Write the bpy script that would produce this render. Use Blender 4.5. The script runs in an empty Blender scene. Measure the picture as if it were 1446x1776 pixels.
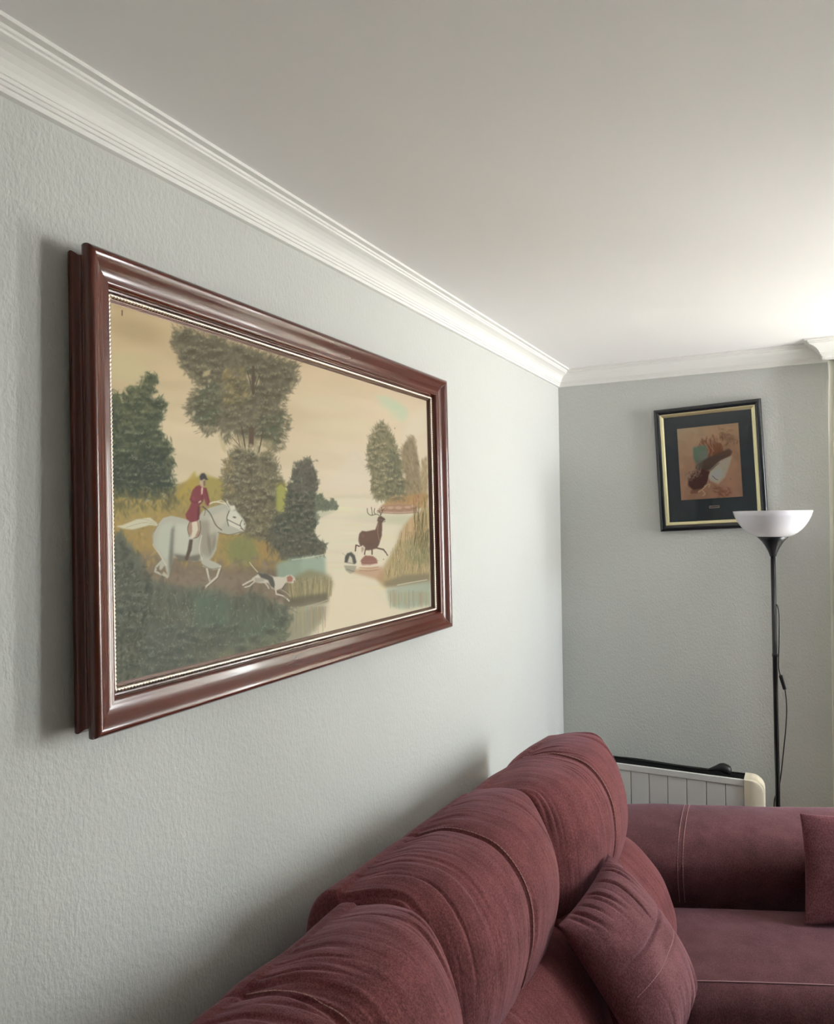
import bpy, bmesh, math, random
import numpy as np
from mathutils import Vector, Matrix, Euler

random.seed(7)
rng = np.random.default_rng(11)
scene = bpy.context.scene
COL = scene.collection

# ------------------------------------------------------------------ camera
F_PX, YAW, PITCH, ROLL = 1309.4, 0.4726, 0.0123, -0.0136
CAM = np.array([0.0, 0.0, 1.85])
DATUM = 0.15            # heights in the room are noted from a line 0.15 m above the floor
_cy, _sy, _cp, _sp = math.cos(YAW), math.sin(YAW), math.cos(PITCH), math.sin(PITCH)
_fw = np.array([-_sy * _cp, _cy * _cp, _sp])
_rt = np.array([_cy, _sy, 0.0])
_up = np.cross(_rt, _fw)
_c, _s = math.cos(ROLL), math.sin(ROLL)
RT, UP = _c * _rt + _s * _up, -_s * _rt + _c * _up
cam_data = bpy.data.cameras.new('camera')
cam_data.sensor_fit = 'VERTICAL'
cam_data.sensor_height = 24.0
cam_data.lens = 24.0 * F_PX / 1776.0
cam_data.clip_start = 0.02
cam = bpy.data.objects.new('camera', cam_data)
COL.objects.link(cam)
cam.matrix_world = Matrix(((RT[0], UP[0], -_fw[0], CAM[0]),
                           (RT[1], UP[1], -_fw[1], CAM[1]),
                           (RT[2], UP[2], -_fw[2], CAM[2]),
                           (0, 0, 0, 1)))
scene.camera = cam

# ------------------------------------------------------------------ world, daylight, exposure
WX0, WX1, WZ0, WZ1 = 0.20, 1.80, -0.09, 2.27        # balcony window in the back wall
RY_0, RY_1, RZ_0, RZ_1 = 2.95, 3.74, 0.95, 2.37        # unseen window in the right wall, added for side light
D_BACK, X_LEFT, X_RIGHT, Y_FRONT = 3.80, -1.114, 2.05, -3.60
Z_CEIL = 2.458
SKY = 40.0
world = bpy.data.worlds.new('overcast_sky')
scene.world = world
world.use_nodes = True
nt = world.node_tree
nt.nodes.clear()
w_out = nt.nodes.new('ShaderNodeOutputWorld')
w_bg = nt.nodes.new('ShaderNodeBackground')
w_tc = nt.nodes.new('ShaderNodeTexCoord')
w_sep = nt.nodes.new('ShaderNodeSeparateXYZ')
w_ramp = nt.nodes.new('ShaderNodeValToRGB')
w_map = nt.nodes.new('ShaderNodeMapRange')
w_map.inputs['From Min'].default_value = -1
w_map.inputs['From Max'].default_value = 1
nt.links.new(w_tc.outputs['Generated'], w_sep.inputs[0])
nt.links.new(w_sep.outputs['Z'], w_map.inputs['Value'])
nt.links.new(w_map.outputs['Result'], w_ramp.inputs['Fac'])
el = w_ramp.color_ramp.elements
el[0].position, el[0].color = 0.0, (1.35, 1.33, 1.30, 1)
el[1].position, el[1].color = 1.0, (0.80, 0.90, 1.0, 1)
e = el.new(0.47); e.color = (1.30, 1.29, 1.26, 1)
e = el.new(0.53); e.color = (0.92, 0.97, 1.0, 1)
nt.links.new(w_ramp.outputs['Color'], w_bg.inputs['Color'])
w_bg.inputs['Strength'].default_value = SKY
nt.links.new(w_bg.outputs['Background'], w_out.inputs['Surface'])

def portal(name, w, h, loc, rot):
    pl = bpy.data.lights.new(name, 'AREA')
    pl.shape = 'RECTANGLE'
    pl.size, pl.size_y = w, h
    pl.cycles.is_portal = True
    o = bpy.data.objects.new(name, pl)
    o.location = (loc[0], loc[1], loc[2] + DATUM); o.rotation_euler = rot
    COL.objects.link(o)
portal('back_window_portal', WX1 - WX0, WZ1 - WZ0, ((WX0 + WX1) / 2, D_BACK + 0.22, (WZ0 + WZ1) / 2), (math.radians(-90), 0, 0))
portal('added_window_portal', RZ_1 - RZ_0, RY_1 - RY_0, (X_RIGHT + 0.22, (RY_0 + RY_1) / 2, (RZ_0 + RZ_1) / 2), (0, math.radians(90), 0))  # sky sampling for the added right-hand window

scene.view_settings.view_transform = 'Standard'
scene.view_settings.look = 'None'
scene.view_settings.gamma = 1.0
scene.view_settings.use_curve_mapping = False
scene.view_settings.exposure = 0.0
scene.cycles.max_bounces = 12
scene.cycles.diffuse_bounces = 8
scene.cycles.use_denoising = True

# ------------------------------------------------------------------ helpers
def lin(c):
    c = np.asarray(c, float) / 255.0
    return tuple(np.where(c <= 0.04045, c / 12.92, ((c + 0.055) / 1.055) ** 2.4)) + (1.0,)

def mat(name, rgb, rough=0.6, metal=0.0, spec=0.5, coat=0.0, sheen=0.0, sheen_tint=None, trans=0.0, subsurf=0.0):
    m = bpy.data.materials.new(name)
    m.use_nodes = True
    b = m.node_tree.nodes['Principled BSDF']
    b.inputs['Base Color'].default_value = lin(rgb)
    b.inputs['Roughness'].default_value = rough
    b.inputs['Metallic'].default_value = metal
    b.inputs['Specular IOR Level'].default_value = spec
    b.inputs['Coat Weight'].default_value = coat
    b.inputs['Coat Roughness'].default_value = 0.09
    b.inputs['Sheen Weight'].default_value = sheen
    if sheen_tint: b.inputs['Sheen Tint'].default_value = lin(sheen_tint)
    b.inputs['Transmission Weight'].default_value = trans
    return m

def nodes(m):
    return m.node_tree.nodes, m.node_tree.links, m.node_tree.nodes['Principled BSDF']

def add_bump(m, scale, strength, dist=0.002, vec_scale=(1, 1, 1), detail=3.0, rough=0.55, coords='Object', prev=None):
    n, l, b = nodes(m)
    tc = n.new('ShaderNodeTexCoord'); mp = n.new('ShaderNodeMapping'); ns = n.new('ShaderNodeTexNoise'); bp = n.new('ShaderNodeBump')
    mp.inputs['Scale'].default_value = vec_scale
    ns.inputs['Scale'].default_value = scale
    ns.inputs['Detail'].default_value = detail
    ns.inputs['Roughness'].default_value = rough
    bp.inputs['Strength'].default_value = strength
    bp.inputs['Distance'].default_value = dist
    l.new(tc.outputs[coords], mp.inputs[0]); l.new(mp.outputs[0], ns.inputs['Vector'])
    l.new(ns.outputs['Fac'], bp.inputs['Height'])
    if prev is not None: l.new(prev.outputs[0], bp.inputs['Normal'])
    l.new(bp.outputs[0], b.inputs['Normal'])
    return bp, ns

def add_mottle(m, c0, c1, scale, vec_scale=(1, 1, 1), p0=0.35, p1=0.65, detail=4.0):
    n, l, b = nodes(m)
    tc = n.new('ShaderNodeTexCoord'); mp = n.new('ShaderNodeMapping'); ns = n.new('ShaderNodeTexNoise'); rp = n.new('ShaderNodeValToRGB')
    mp.inputs['Scale'].default_value = vec_scale
    ns.inputs['Scale'].default_value = scale
    ns.inputs['Detail'].default_value = detail
    rp.color_ramp.elements[0].position, rp.color_ramp.elements[0].color = p0, lin(c0)
    rp.color_ramp.elements[1].position, rp.color_ramp.elements[1].color = p1, lin(c1)
    l.new(tc.outputs['Object'], mp.inputs[0]); l.new(mp.outputs[0], ns.inputs['Vector'])
    l.new(ns.outputs['Fac'], rp.inputs['Fac']); l.new(rp.outputs['Color'], b.inputs['Base Color'])
    return rp

def mesh_obj(name, verts, faces, m=None, parent=None, smooth=False, world_coords=True, loc=None):
    """one linked mesh object; verts are world coordinates unless world_coords is False (then local to the parent)"""
    v = np.asarray(verts, float)
    o_loc = np.zeros(3)
    if world_coords: v = v + [0, 0, DATUM]
    if parent is not None and world_coords:
        v = v - np.array(parent.location)
    elif loc is not None:
        o_loc = np.asarray(loc, float) + [0, 0, DATUM]; v = v - o_loc
    me = bpy.data.meshes.new(name)
    me.from_pydata(v.tolist(), [], [list(f) for f in faces])
    me.update()
    if smooth:
        me.polygons.foreach_set('use_smooth', [True] * len(me.polygons))
    if m is not None: me.materials.append(m)
    o = bpy.data.objects.new(name, me)
    o.location = o_loc
    COL.objects.link(o)
    if parent is not None: o.parent = parent
    return o

def fix_normals(o):
    bm = bmesh.new(); bm.from_mesh(o.data)
    bmesh.ops.recalc_face_normals(bm, faces=bm.faces)
    bm.to_mesh(o.data); bm.free()
    return o

def thing(name, label, cat, loc, group=None):
    o = bpy.data.objects.new(name, None)
    o.empty_display_size = 0.1
    o.location = (loc[0], loc[1], loc[2] + DATUM)
    COL.objects.link(o)
    o['label'] = label; o['category'] = cat
    if group: o['group'] = group
    return o

def tag(o, label, cat, group=None):
    o['label'] = label; o['category'] = cat
    if group: o['group'] = group
    return o

def struct(o, label=None):
    o['kind'] = 'structure'
    if label: o['label'] = label
    return o

def box_vf(x0, x1, y0, y1, z0, z1):
    v = [(x0, y0, z0), (x1, y0, z0), (x1, y1, z0), (x0, y1, z0), (x0, y0, z1), (x1, y0, z1), (x1, y1, z1), (x0, y1, z1)]
    f = [(0, 3, 2, 1), (4, 5, 6, 7), (0, 1, 5, 4), (1, 2, 6, 5), (2, 3, 7, 6), (3, 0, 4, 7)]
    return v, f

def join_vf(parts):
    V, Fc = [], []
    for v, f in parts:
        k = len(V); V += [tuple(p) for p in v]; Fc += [tuple(i + k for i in q) for q in f]
    return V, Fc

def bevel(o, w, seg=2, angle=35):
    md = o.modifiers.new('bevel', 'BEVEL'); md.width = w; md.segments = seg; md.limit_method = 'ANGLE'; md.angle_limit = math.radians(angle)
    return o

def loft(rings, closed=True, cap=True):
    """rings: list of (n,3); returns verts, faces"""
    n = len(rings[0]); V = np.concatenate(rings); Fc = []
    for i in range(len(rings) - 1):
        for j in range(n if closed else n - 1):
            a, b = i * n + j, i * n + (j + 1) % n
            Fc.append((a, b, b + n, a + n))
    if cap:
        Fc.append(tuple(range(n))[::-1]); k = (len(rings) - 1) * n; Fc.append(tuple(range(k, k + n)))
    return V, Fc

def lathe(profile, cx, cy, n=48, cap=False):
    a = np.linspace(0, 2 * math.pi, n, endpoint=False)
    rings = [np.stack([cx + r * np.cos(a), cy + r * np.sin(a), np.full(n, z)], 1) for r, z in profile]
    return loft(rings, True, cap)

def tube(pts, r, n=8, sub=6):
    P = catmull(np.asarray(pts, float), sub, False) if sub > 1 else np.asarray(pts, float)
    T = np.gradient(P, axis=0); T /= np.linalg.norm(T, axis=1)[:, None]
    ref = np.array([0.31, 0.95, 0.05]); rings = []
    a = np.linspace(0, 2 * math.pi, n, endpoint=False)
    for p, t in zip(P, T):
        u = np.cross(t, ref); u /= np.linalg.norm(u); w = np.cross(t, u)
        rings.append(p + r * (np.cos(a)[:, None] * u + np.sin(a)[:, None] * w))
    return loft(rings, True, True)

def catmull(P, sub, closed=True):
    P = np.asarray(P, float); n = len(P); out = []
    rngi = range(n) if closed else range(n - 1)
    for i in rngi:
        if closed: p0, p1, p2, p3 = P[(i - 1) % n], P[i], P[(i + 1) % n], P[(i + 2) % n]
        else: p0, p1, p2, p3 = P[max(i - 1, 0)], P[i], P[i + 1], P[min(i + 2, n - 1)]
        for k in range(sub):
            t = k / sub
            out.append(0.5 * ((2 * p1) + (-p0 + p2) * t + (2 * p0 - 5 * p1 + 4 * p2 - p3) * t * t + (-p0 + 3 * p1 - 3 * p2 + p3) * t ** 3))
    if not closed: out.append(P[-1])
    return np.array(out)

def vnoise(x, y, seed=0):
    """smooth 2-D value noise in [-1, 1]"""
    x, y = np.asarray(x, float), np.asarray(y, float)
    xi, yi = np.floor(x).astype(np.int64), np.floor(y).astype(np.int64)
    fx, fy = x - xi, y - yi
    fx, fy = fx * fx * (3 - 2 * fx), fy * fy * (3 - 2 * fy)
    def hsh(a, b):
        k = (a * 374761393 + b * 668265263 + seed * 974711) & 0xFFFFFFFF
        k = ((k ^ (k >> 13)) * 1274126177) & 0xFFFFFFFF
        return ((k ^ (k >> 16)) & 0xFFFF) / 32767.5 - 1
    a = hsh(xi, yi) * (1 - fx) + hsh(xi + 1, yi) * fx
    b = hsh(xi, yi + 1) * (1 - fx) + hsh(xi + 1, yi + 1) * fx
    return a * (1 - fy) + b * fy

# ------------------------------------------------------------------ materials
M = {}
M['wall'] = mat('grey_green_stucco', (196, 198, 195), 0.85, spec=0.25)
_b1, _ = add_bump(M['wall'], 135, 0.65, 0.0034, (1, 1, 0.6), 2.5, 0.55)
add_bump(M['wall'], 34, 0.15, 0.005, (1, 1, 0.7), 2.0, 0.5, prev=_b1)
M['ceiling'] = mat('white_ceiling_paint', (238, 236, 236), 0.9, spec=0.2)
add_bump(M['ceiling'], 40, 0.05, 0.002)
M['plaster'] = mat('white_plaster', (232, 231, 228), 0.6, spec=0.35)
M['floor'] = mat('pale_floor_tile', (160, 152, 142), 0.35)
add_mottle(M['floor'], (150, 142, 132), (172, 164, 154), 3.0, (6, 1, 1))
M['wood'] = mat('dark_mahogany', (74, 30, 20), 0.24, coat=0.45, spec=0.4)
add_mottle(M['wood'], (74, 28, 17), (88, 34, 21), 22, (1, 0.07, 1), 0.3, 0.7)
M['wood_v'] = mat('dark_mahogany_upright', (74, 30, 20), 0.24, coat=0.45, spec=0.4)
add_mottle(M['wood_v'], (74, 28, 17), (88, 34, 21), 22, (1, 1, 0.07), 0.3, 0.7)
M['rope'] = mat('tarnished_silver_gilt', (214, 200, 186), 0.32, metal=0.85)
M['fillet'] = mat('dark_bronze_fillet', (88, 62, 50), 0.35, metal=0.35)
M['black_frame'] = mat('black_lacquer', (20, 25, 30), 0.22, coat=0.5)
M['gold'] = mat('brushed_pale_gold', (206, 198, 158), 0.3, metal=0.75)
M['mount'] = mat('charcoal_mount_card', (76, 88, 98), 0.8)
M['brass_plate'] = mat('pale_brass_plate', (232, 214, 204), 0.4, metal=0.5)
M['plate_ink'] = mat('plaque_engraving', (70, 60, 55), 0.7)
M['black_metal'] = mat('black_painted_metal', (22, 24, 28), 0.35)
M['black_plastic'] = mat('black_plastic', (18, 19, 20), 0.45)
M['shade'] = mat('white_acrylic', (218, 217, 224), 0.25, trans=0.0)
_n, _l, _b = nodes(M['shade'])
_b.inputs['Subsurface Weight'].default_value = 0.3
_b.inputs['Subsurface Radius'].default_value = (0.05, 0.05, 0.05)
M['rad_white'] = mat('radiator_white_enamel', (222, 222, 220), 0.35)
M['rad_cream'] = mat('radiator_cream_plastic', (216, 206, 184), 0.45)
M['window_white'] = mat('white_window_frame', (230, 230, 228), 0.4)
M['curtain'] = mat('off_white_curtain', (234, 232, 226), 0.9)
_n, _l, _b = nodes(M['curtain'])
_tr = _n.new('ShaderNodeBsdfTranslucent'); _tr.inputs['Color'].default_value = lin((242, 241, 234))
_mx = _n.new('ShaderNodeMixShader'); _mx.inputs['Fac'].default_value = 0.6
_l.new(_b.outputs[0], _mx.inputs[1]); _l.new(_tr.outputs[0], _mx.inputs[2])
_l.new(_mx.outputs[0], _n['Material Output'].inputs['Surface'])

def pane_material(name, gloss_rough=0.02):
    m = bpy.data.materials.new(name); m.use_nodes = True
    n, l = m.node_tree.nodes, m.node_tree.links
    n.clear()
    out = n.new('ShaderNodeOutputMaterial'); mx = n.new('ShaderNodeMixShader'); fr = n.new('ShaderNodeFresnel')
    tr = n.new('ShaderNodeBsdfTransparent'); gl = n.new('ShaderNodeBsdfGlossy')
    fr.inputs['IOR'].default_value = 1.5
    gl.inputs['Roughness'].default_value = gloss_rough
    l.new(fr.outputs[0], mx.inputs['Fac']); l.new(tr.outputs[0], mx.inputs[1]); l.new(gl.outputs[0], mx.inputs[2])
    l.new(mx.outputs[0], out.inputs['Surface'])
    return m
M['pane'] = pane_material('clear_pane')

def fabric(name, c0, c1, wr_scale):
    m = mat(name, c0, 0.9, spec=0.12, sheen=0.28, sheen_tint=(190, 165, 185))
    n, l, b = nodes(m)
    b.inputs['Sheen Roughness'].default_value = 0.45
    # heathered yarn: two scales of fine mottling
    tc = n.new('ShaderNodeTexCoord')
    ns = n.new('ShaderNodeTexNoise'); ns.inputs['Scale'].default_value = 330; ns.inputs['Detail'].default_value = 3; ns.inputs['Roughness'].default_value = 0.7
    n2 = n.new('ShaderNodeTexNoise'); n2.inputs['Scale'].default_value = 14; n2.inputs['Detail'].default_value = 4
    mp = n.new('ShaderNodeMapping'); mp.inputs['Scale'].default_value = (1, 1, 0.45)
    ad = n.new('ShaderNodeMath'); ad.operation = 'MULTIPLY_ADD'; ad.inputs[1].default_value = 0.35
    sb = n.new('ShaderNodeMath'); sb.operation = 'ADD'; sb.inputs[1].default_value = -0.175
    rp = n.new('ShaderNodeValToRGB')
    rp.color_ramp.elements[0].position, rp.color_ramp.elements[0].color = 0.36, lin(c0)
    rp.color_ramp.elements[1].position, rp.color_ramp.elements[1].color = 0.68, lin(c1)
    l.new(tc.outputs['Object'], mp.inputs[0]); l.new(mp.outputs[0], ns.inputs['Vector']); l.new(tc.outputs['Object'], n2.inputs['Vector'])
    l.new(n2.outputs['Fac'], ad.inputs[0]); l.new(ns.outputs['Fac'], ad.inputs[2]); l.new(ad.outputs[0], sb.inputs[0])
    l.new(sb.outputs[0], rp.inputs['Fac']); l.new(rp.outputs['Color'], b.inputs['Base Color'])
    bp, _ = add_bump(m, 1.0, 0.42, 0.010, wr_scale, 2.0, 0.45)
    add_bump(m, 480, 0.25, 0.0012, (1, 1, 1), 2.0, 0.5, prev=bp)
    return m
M['fab_y'] = fabric('burgundy_chenille', (80, 41, 42), (124, 71, 72), (7, 34, 7))        # folds run across the length
M['fab'] = fabric('burgundy_chenille_hazed', (70, 42, 44), (104, 68, 72), (7, 7, 7))  # greyer copy of the same burgundy, veiling haze put into the colour
M['fab_pillow'] = fabric('burgundy_chenille_pillow', (82, 47, 50), (122, 79, 84), (9, 9, 9))  # greyed towards purple: sheen and haze put into the pillow colour
M['piping'] = mat('pale_piping', (150, 116, 120), 0.85)  # paler colour for the seam line on the chaise seat
M['thread'] = mat('pale_pink_thread', (172, 130, 124), 0.8)

# ------------------------------------------------------------------ room shell
TH = 0.22
v, f = box_vf(X_LEFT - TH, X_LEFT, Y_FRONT - TH, D_BACK + TH, -0.17, Z_CEIL + 0.02)
struct(mesh_obj('wall_left', v, f, M['wall']), 'textured pale grey-green wall carrying the large painting')
parts = [box_vf(X_LEFT, WX0, D_BACK, D_BACK + TH, -0.17, Z_CEIL + 0.02), box_vf(WX1, X_RIGHT, D_BACK, D_BACK + TH, -0.17, Z_CEIL + 0.02),
         box_vf(WX0, WX1, D_BACK, D_BACK + TH, -0.17, WZ0), box_vf(WX0, WX1, D_BACK, D_BACK + TH, WZ1, Z_CEIL + 0.02)]
v, f = join_vf(parts)
struct(mesh_obj('wall_back', v, f, M['wall']), 'grey wall at the end of the room behind the radiator')
parts = [box_vf(X_RIGHT, X_RIGHT + TH, Y_FRONT - TH, RY_0, -0.17, Z_CEIL + 0.02), box_vf(X_RIGHT, X_RIGHT + TH, RY_1, D_BACK + TH, -0.17, Z_CEIL + 0.02),
         box_vf(X_RIGHT, X_RIGHT + TH, RY_0, RY_1, -0.17, RZ_0), box_vf(X_RIGHT, X_RIGHT + TH, RY_0, RY_1, RZ_1, Z_CEIL + 0.02)]
v, f = join_vf(parts)
struct(mesh_obj('wall_right', v, f, M['wall']))
v, f = box_vf(X_LEFT, X_RIGHT, Y_FRONT - TH, Y_FRONT, -0.17, Z_CEIL + 0.02)
struct(mesh_obj('wall_front', v, f, M['wall']))
v, f = box_vf(X_LEFT - TH, X_RIGHT + TH, Y_FRONT - TH, D_BACK + TH, Z_CEIL, Z_CEIL + 0.15)
struct(mesh_obj('ceiling', v, f, M['ceiling']), 'smooth white ceiling')
v, f = box_vf(X_LEFT - TH, X_RIGHT + TH, Y_FRONT - TH, D_BACK + TH, -0.30, -DATUM)
struct(mesh_obj('floor', v, f, M['floor']))

# cornice: profile (out from wall, down from ceiling), swept along straight runs with mitres
COR = [(0.0, 0.0), (0.080, 0.0), (0.080, 0.007), (0.067, 0.008), (0.066, 0.013), (0.062, 0.0145), (0.062, 0.019),
       (0.057, 0.021), (0.050, 0.0235), (0.040, 0.029), (0.031, 0.037), (0.0245, 0.046), (0.021, 0.054),
       (0.0185, 0.0545), (0.0185, 0.061), (0.0150, 0.0615), (0.0150, 0.068), (0.0110, 0.0685), (0.0110, 0.0775), (0.0, 0.0785)]
def cornice_run(name, p0, p1, nrm, m0, m1, label=None):
    """p0->p1 along the wall, nrm into the room; m0/m1: mitre slope at each end (+1 inside corner, -1 outside, 0 square)"""
    p0, p1, nrm = np.array(p0, float), np.array(p1, float), np.array(nrm, float)
    t = (p1 - p0) / np.linalg.norm(p1 - p0)
    r0 = np.array([[*(p0 + nrm * o + t * o * m0), Z_CEIL - d] for o, d in COR])
    r1 = np.array([[*(p1 + nrm * o - t * o * m1), Z_CEIL - d] for o, d in COR])
    vv, ff = loft([r0, r1], True, True)
    return struct(fix_normals(mesh_obj(name, vv, ff, M['plaster'])), label)
BX, BY = 0.096, 3.703                                # corner of the boxed pelmet over the window
cornice_run('trim_1', (X_LEFT, Y_FRONT), (X_LEFT, D_BACK), (1, 0), 1, 1, 'white stepped cornice along the left wall')
cornice_run('trim_2', (X_LEFT, D_BACK), (BX, D_BACK), (0, -1), 1, 1, 'white stepped cornice along the back wall')
cornice_run('trim_3', (BX, D_BACK), (BX, BY), (-1, 0), 1, -1, 'short cornice return on the pelmet box')
cornice_run('trim_4', (BX, BY), (X_RIGHT, BY), (0, -1), -1, 1, 'white cornice along the pelmet box')
cornice_run('trim_5', (X_RIGHT, D_BACK), (X_RIGHT, Y_FRONT), (-1, 0), 0, 1)
cornice_run('trim_6', (X_RIGHT, Y_FRONT), (X_LEFT, Y_FRONT), (0, 1), 1, 1)
v, f = box_vf(BX, X_RIGHT, BY, D_BACK, Z_CEIL - 0.079, Z_CEIL)
struct(mesh_obj('trim_7', v, f, M['plaster']), 'boxed pelmet dropping from the ceiling above the curtain')
for nm, b in (('baseboard_left', (X_LEFT, X_LEFT + 0.014, Y_FRONT, D_BACK, -DATUM, -0.07)), ('baseboard_back', (X_LEFT + 0.014, X_RIGHT, D_BACK - 0.014, D_BACK, -DATUM, -0.07))):
    v, f = box_vf(*b)
    struct(bevel(mesh_obj(nm, v, f, M['plaster']), 0.004))

# windows
def window(name, label, a0, a1, z0, z1, place):
    fr, mid = 0.06, (a0 + a1) / 2
    def bx(p, q, d0, d1, r, t): return box_vf(*place(p, q, d0, d1), r, t)
    parts = [bx(a0, a0 + fr, .08, .14, z0, z1), bx(a1 - fr, a1, .08, .14, z0, z1), bx(a0 + fr, a1 - fr, .08, .14, z0, z0 + fr),
             bx(a0 + fr, a1 - fr, .08, .14, z1 - fr, z1), bx(mid - .045, mid + .045, .08, .14, z0 + fr, z1 - fr)]
    v, f = join_vf(parts)
    w_ = struct(mesh_obj(name, v, f, M['window_white']), label)
    for p, q in ((a0 + fr, mid - .045), (mid + .045, a1 - fr)):
        v, f = bx(p, q, .105, .111, z0 + fr, z1 - fr)
        mesh_obj('pane', v, f, M['pane'], w_)
    v, f = bx(a0 - .0, a1 + .0, -.025, .08, z0 - .03, z0)
    bevel(mesh_obj('window_sill', v, f, M['window_white'], w_), 0.006)
window('window_1', 'white balcony window behind the sheer curtain', WX0, WX1, WZ0, WZ1, lambda p, q, d0, d1: (p, q, D_BACK + d0, D_BACK + d1))
window('added_window', 'white two-light window added out of view in the right wall for side light', RY_0, RY_1, RZ_0, RZ_1, lambda p, q, d0, d1: (X_RIGHT + d0, X_RIGHT + d1, p, q))  # out of view, added to light the left wall from the side

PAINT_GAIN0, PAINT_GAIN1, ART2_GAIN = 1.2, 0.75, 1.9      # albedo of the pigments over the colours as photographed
# ------------------------------------------------------------------ the painted artworks (colour fields held on the canvas meshes)
class Painter:
    """a small brush-stroke painter on an sRGB array; coordinates run x0..x1, y0..y1 (y down)"""
    def __init__(s, x0, y0, x1, y1, k, base):
        s.x0, s.y0, s.k = x0, y0, k
        s.w, s.h = int((x1 - x0) * k), int((y1 - y0) * k)
        s.I = np.empty((s.h, s.w, 3)); s.I[:] = np.array(base, float)
        s.X = (np.arange(s.w) + .5) / k + x0; s.Y = (np.arange(s.h) + .5) / k + y0
    def win(s, a, b, c, d):
        i0 = max(0, int((a - s.x0) * s.k)); i1 = min(s.w, int((c - s.x0) * s.k) + 2)
        j0 = max(0, int((b - s.y0) * s.k)); j1 = min(s.h, int((d - s.y0) * s.k) + 2)
        return i0, i1, j0, j1
    def mask(s, pts, soft):
        P = np.array(pts, float); m = soft * 2 + 1
        i0, i1, j0, j1 = s.win(P[:, 0].min() - m, P[:, 1].min() - m, P[:, 0].max() + m, P[:, 1].max() + m)
        if i1 <= i0 or j1 <= j0: return None
        X, Y = s.X[i0:i1][None, :], s.Y[j0:j1][:, None]
        ins = np.zeros((j1 - j0, i1 - i0), bool)
        for a, b in zip(P, np.roll(P, -1, 0)):
            if a[1] == b[1]: continue
            c = (a[1] > Y) != (b[1] > Y)
            xi = (b[0] - a[0]) * (Y - a[1]) / (b[1] - a[1]) + a[0]
            ins ^= c & (X < xi)
        A = ins.astype(float)
        r = max(1, int(soft * s.k * .6))
        for _ in range(2):
            for ax in (0, 1):
                pad = [(0, 0), (0, 0)]; pad[ax] = (r + 1, r)
                cs = np.cumsum(np.pad(A, pad, mode='edge'), axis=ax)
                n = A.shape[ax]
                A = (np.take(cs, range(2 * r + 1, 2 * r + 1 + n), ax) - np.take(cs, range(0, n), ax)) / (2 * r + 1)
        return A, (i0, i1, j0, j1)
    def blend(s, A, w, c):
        i0, i1, j0, j1 = w
        R = s.I[j0:j1, i0:i1]
        R += (np.array(c, float) - R) * A[..., None]
    def fill(s, pts, c, soft=1.0, alpha=1.0):
        r = s.mask(pts, soft)
        if r: s.blend(r[0] * alpha, r[1], c)
    def dab(s, x, y, L, Wd, ang, c, alpha=.7):
        m = L + Wd
        w = s.win(x - m, y - m, x + m, y + m); i0, i1, j0, j1 = w
        if i1 <= i0 or j1 <= j0: return
        dx, dy = s.X[i0:i1][None, :] - x, s.Y[j0:j1][:, None] - y
        ca, sa = math.cos(ang), math.sin(ang)
        q = ((dx * ca + dy * sa) / L) ** 2 + ((-dx * sa + dy * ca) / Wd) ** 2
        s.blend(np.exp(-q * q * 1.2) * alpha, w, c)
    def line(s, pts, wd, c, alpha=1.0, curve=True, wd1=None):
        P = np.array(pts, float)
        if curve and len(P) > 2: P = catmull(P, 6, False)
        n = len(P) - 1; wd1 = wd if wd1 is None else wd1
        m = max(wd, wd1) + 1
        w = s.win(P[:, 0].min() - m, P[:, 1].min() - m, P[:, 0].max() + m, P[:, 1].max() + m); i0, i1, j0, j1 = w
        if i1 <= i0 or j1 <= j0: return
        X, Y = s.X[i0:i1][None, :], s.Y[j0:j1][:, None]
        A = np.zeros((j1 - j0, i1 - i0))
        for i in range(n):
            a, b = P[i], P[i + 1]; d = b - a; L2 = d @ d + 1e-9
            t = np.clip(((X - a[0]) * d[0] + (Y - a[1]) * d[1]) / L2, 0, 1)
            dist = np.hypot(X - a[0] - t * d[0], Y - a[1] - t * d[1])
            hw = .5 * (wd + (wd1 - wd) * (i + .5) / n)
            A = np.maximum(A, np.clip((hw - dist) * s.k + .5, 0, 1))
        s.blend(A * alpha, w, c)
    def scatter(s, pts, n):
        P = np.array(pts, float); lo, hi = P.min(0), P.max(0); out = []
        while len(out) < n:
            q = lo + (hi - lo) * rng.random((n * 2, 2)); ins = np.zeros(len(q), bool)
            for a, b in zip(P, np.roll(P, -1, 0)):
                if a[1] == b[1]: continue
                c = (a[1] > q[:, 1]) != (b[1] > q[:, 1])
                ins ^= c & (q[:, 0] < (b[0] - a[0]) * (q[:, 1] - a[1]) / (b[1] - a[1]) + a[0])
            out += list(q[ins])
        return out[:n]
    def foliage(s, pts, cols, n, L=5, Wd=2.2, ang=None, alpha=.6, jit=9, base=True, soft=4, spread=3):
        if base: s.fill(pts, cols[0], soft, .9)
        for x, y in s.scatter(pts, n):
            c = np.array(cols[rng.integers(len(cols))], float) + rng.normal(0, jit)
            a = rng.random() * math.pi if ang is None else ang + rng.normal(0, .35)
            s.dab(x + rng.normal(0, spread), y + rng.normal(0, spread), L * (.6 + .8 * rng.random()), Wd * (.6 + .7 * rng.random()), a, c, alpha)
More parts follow.
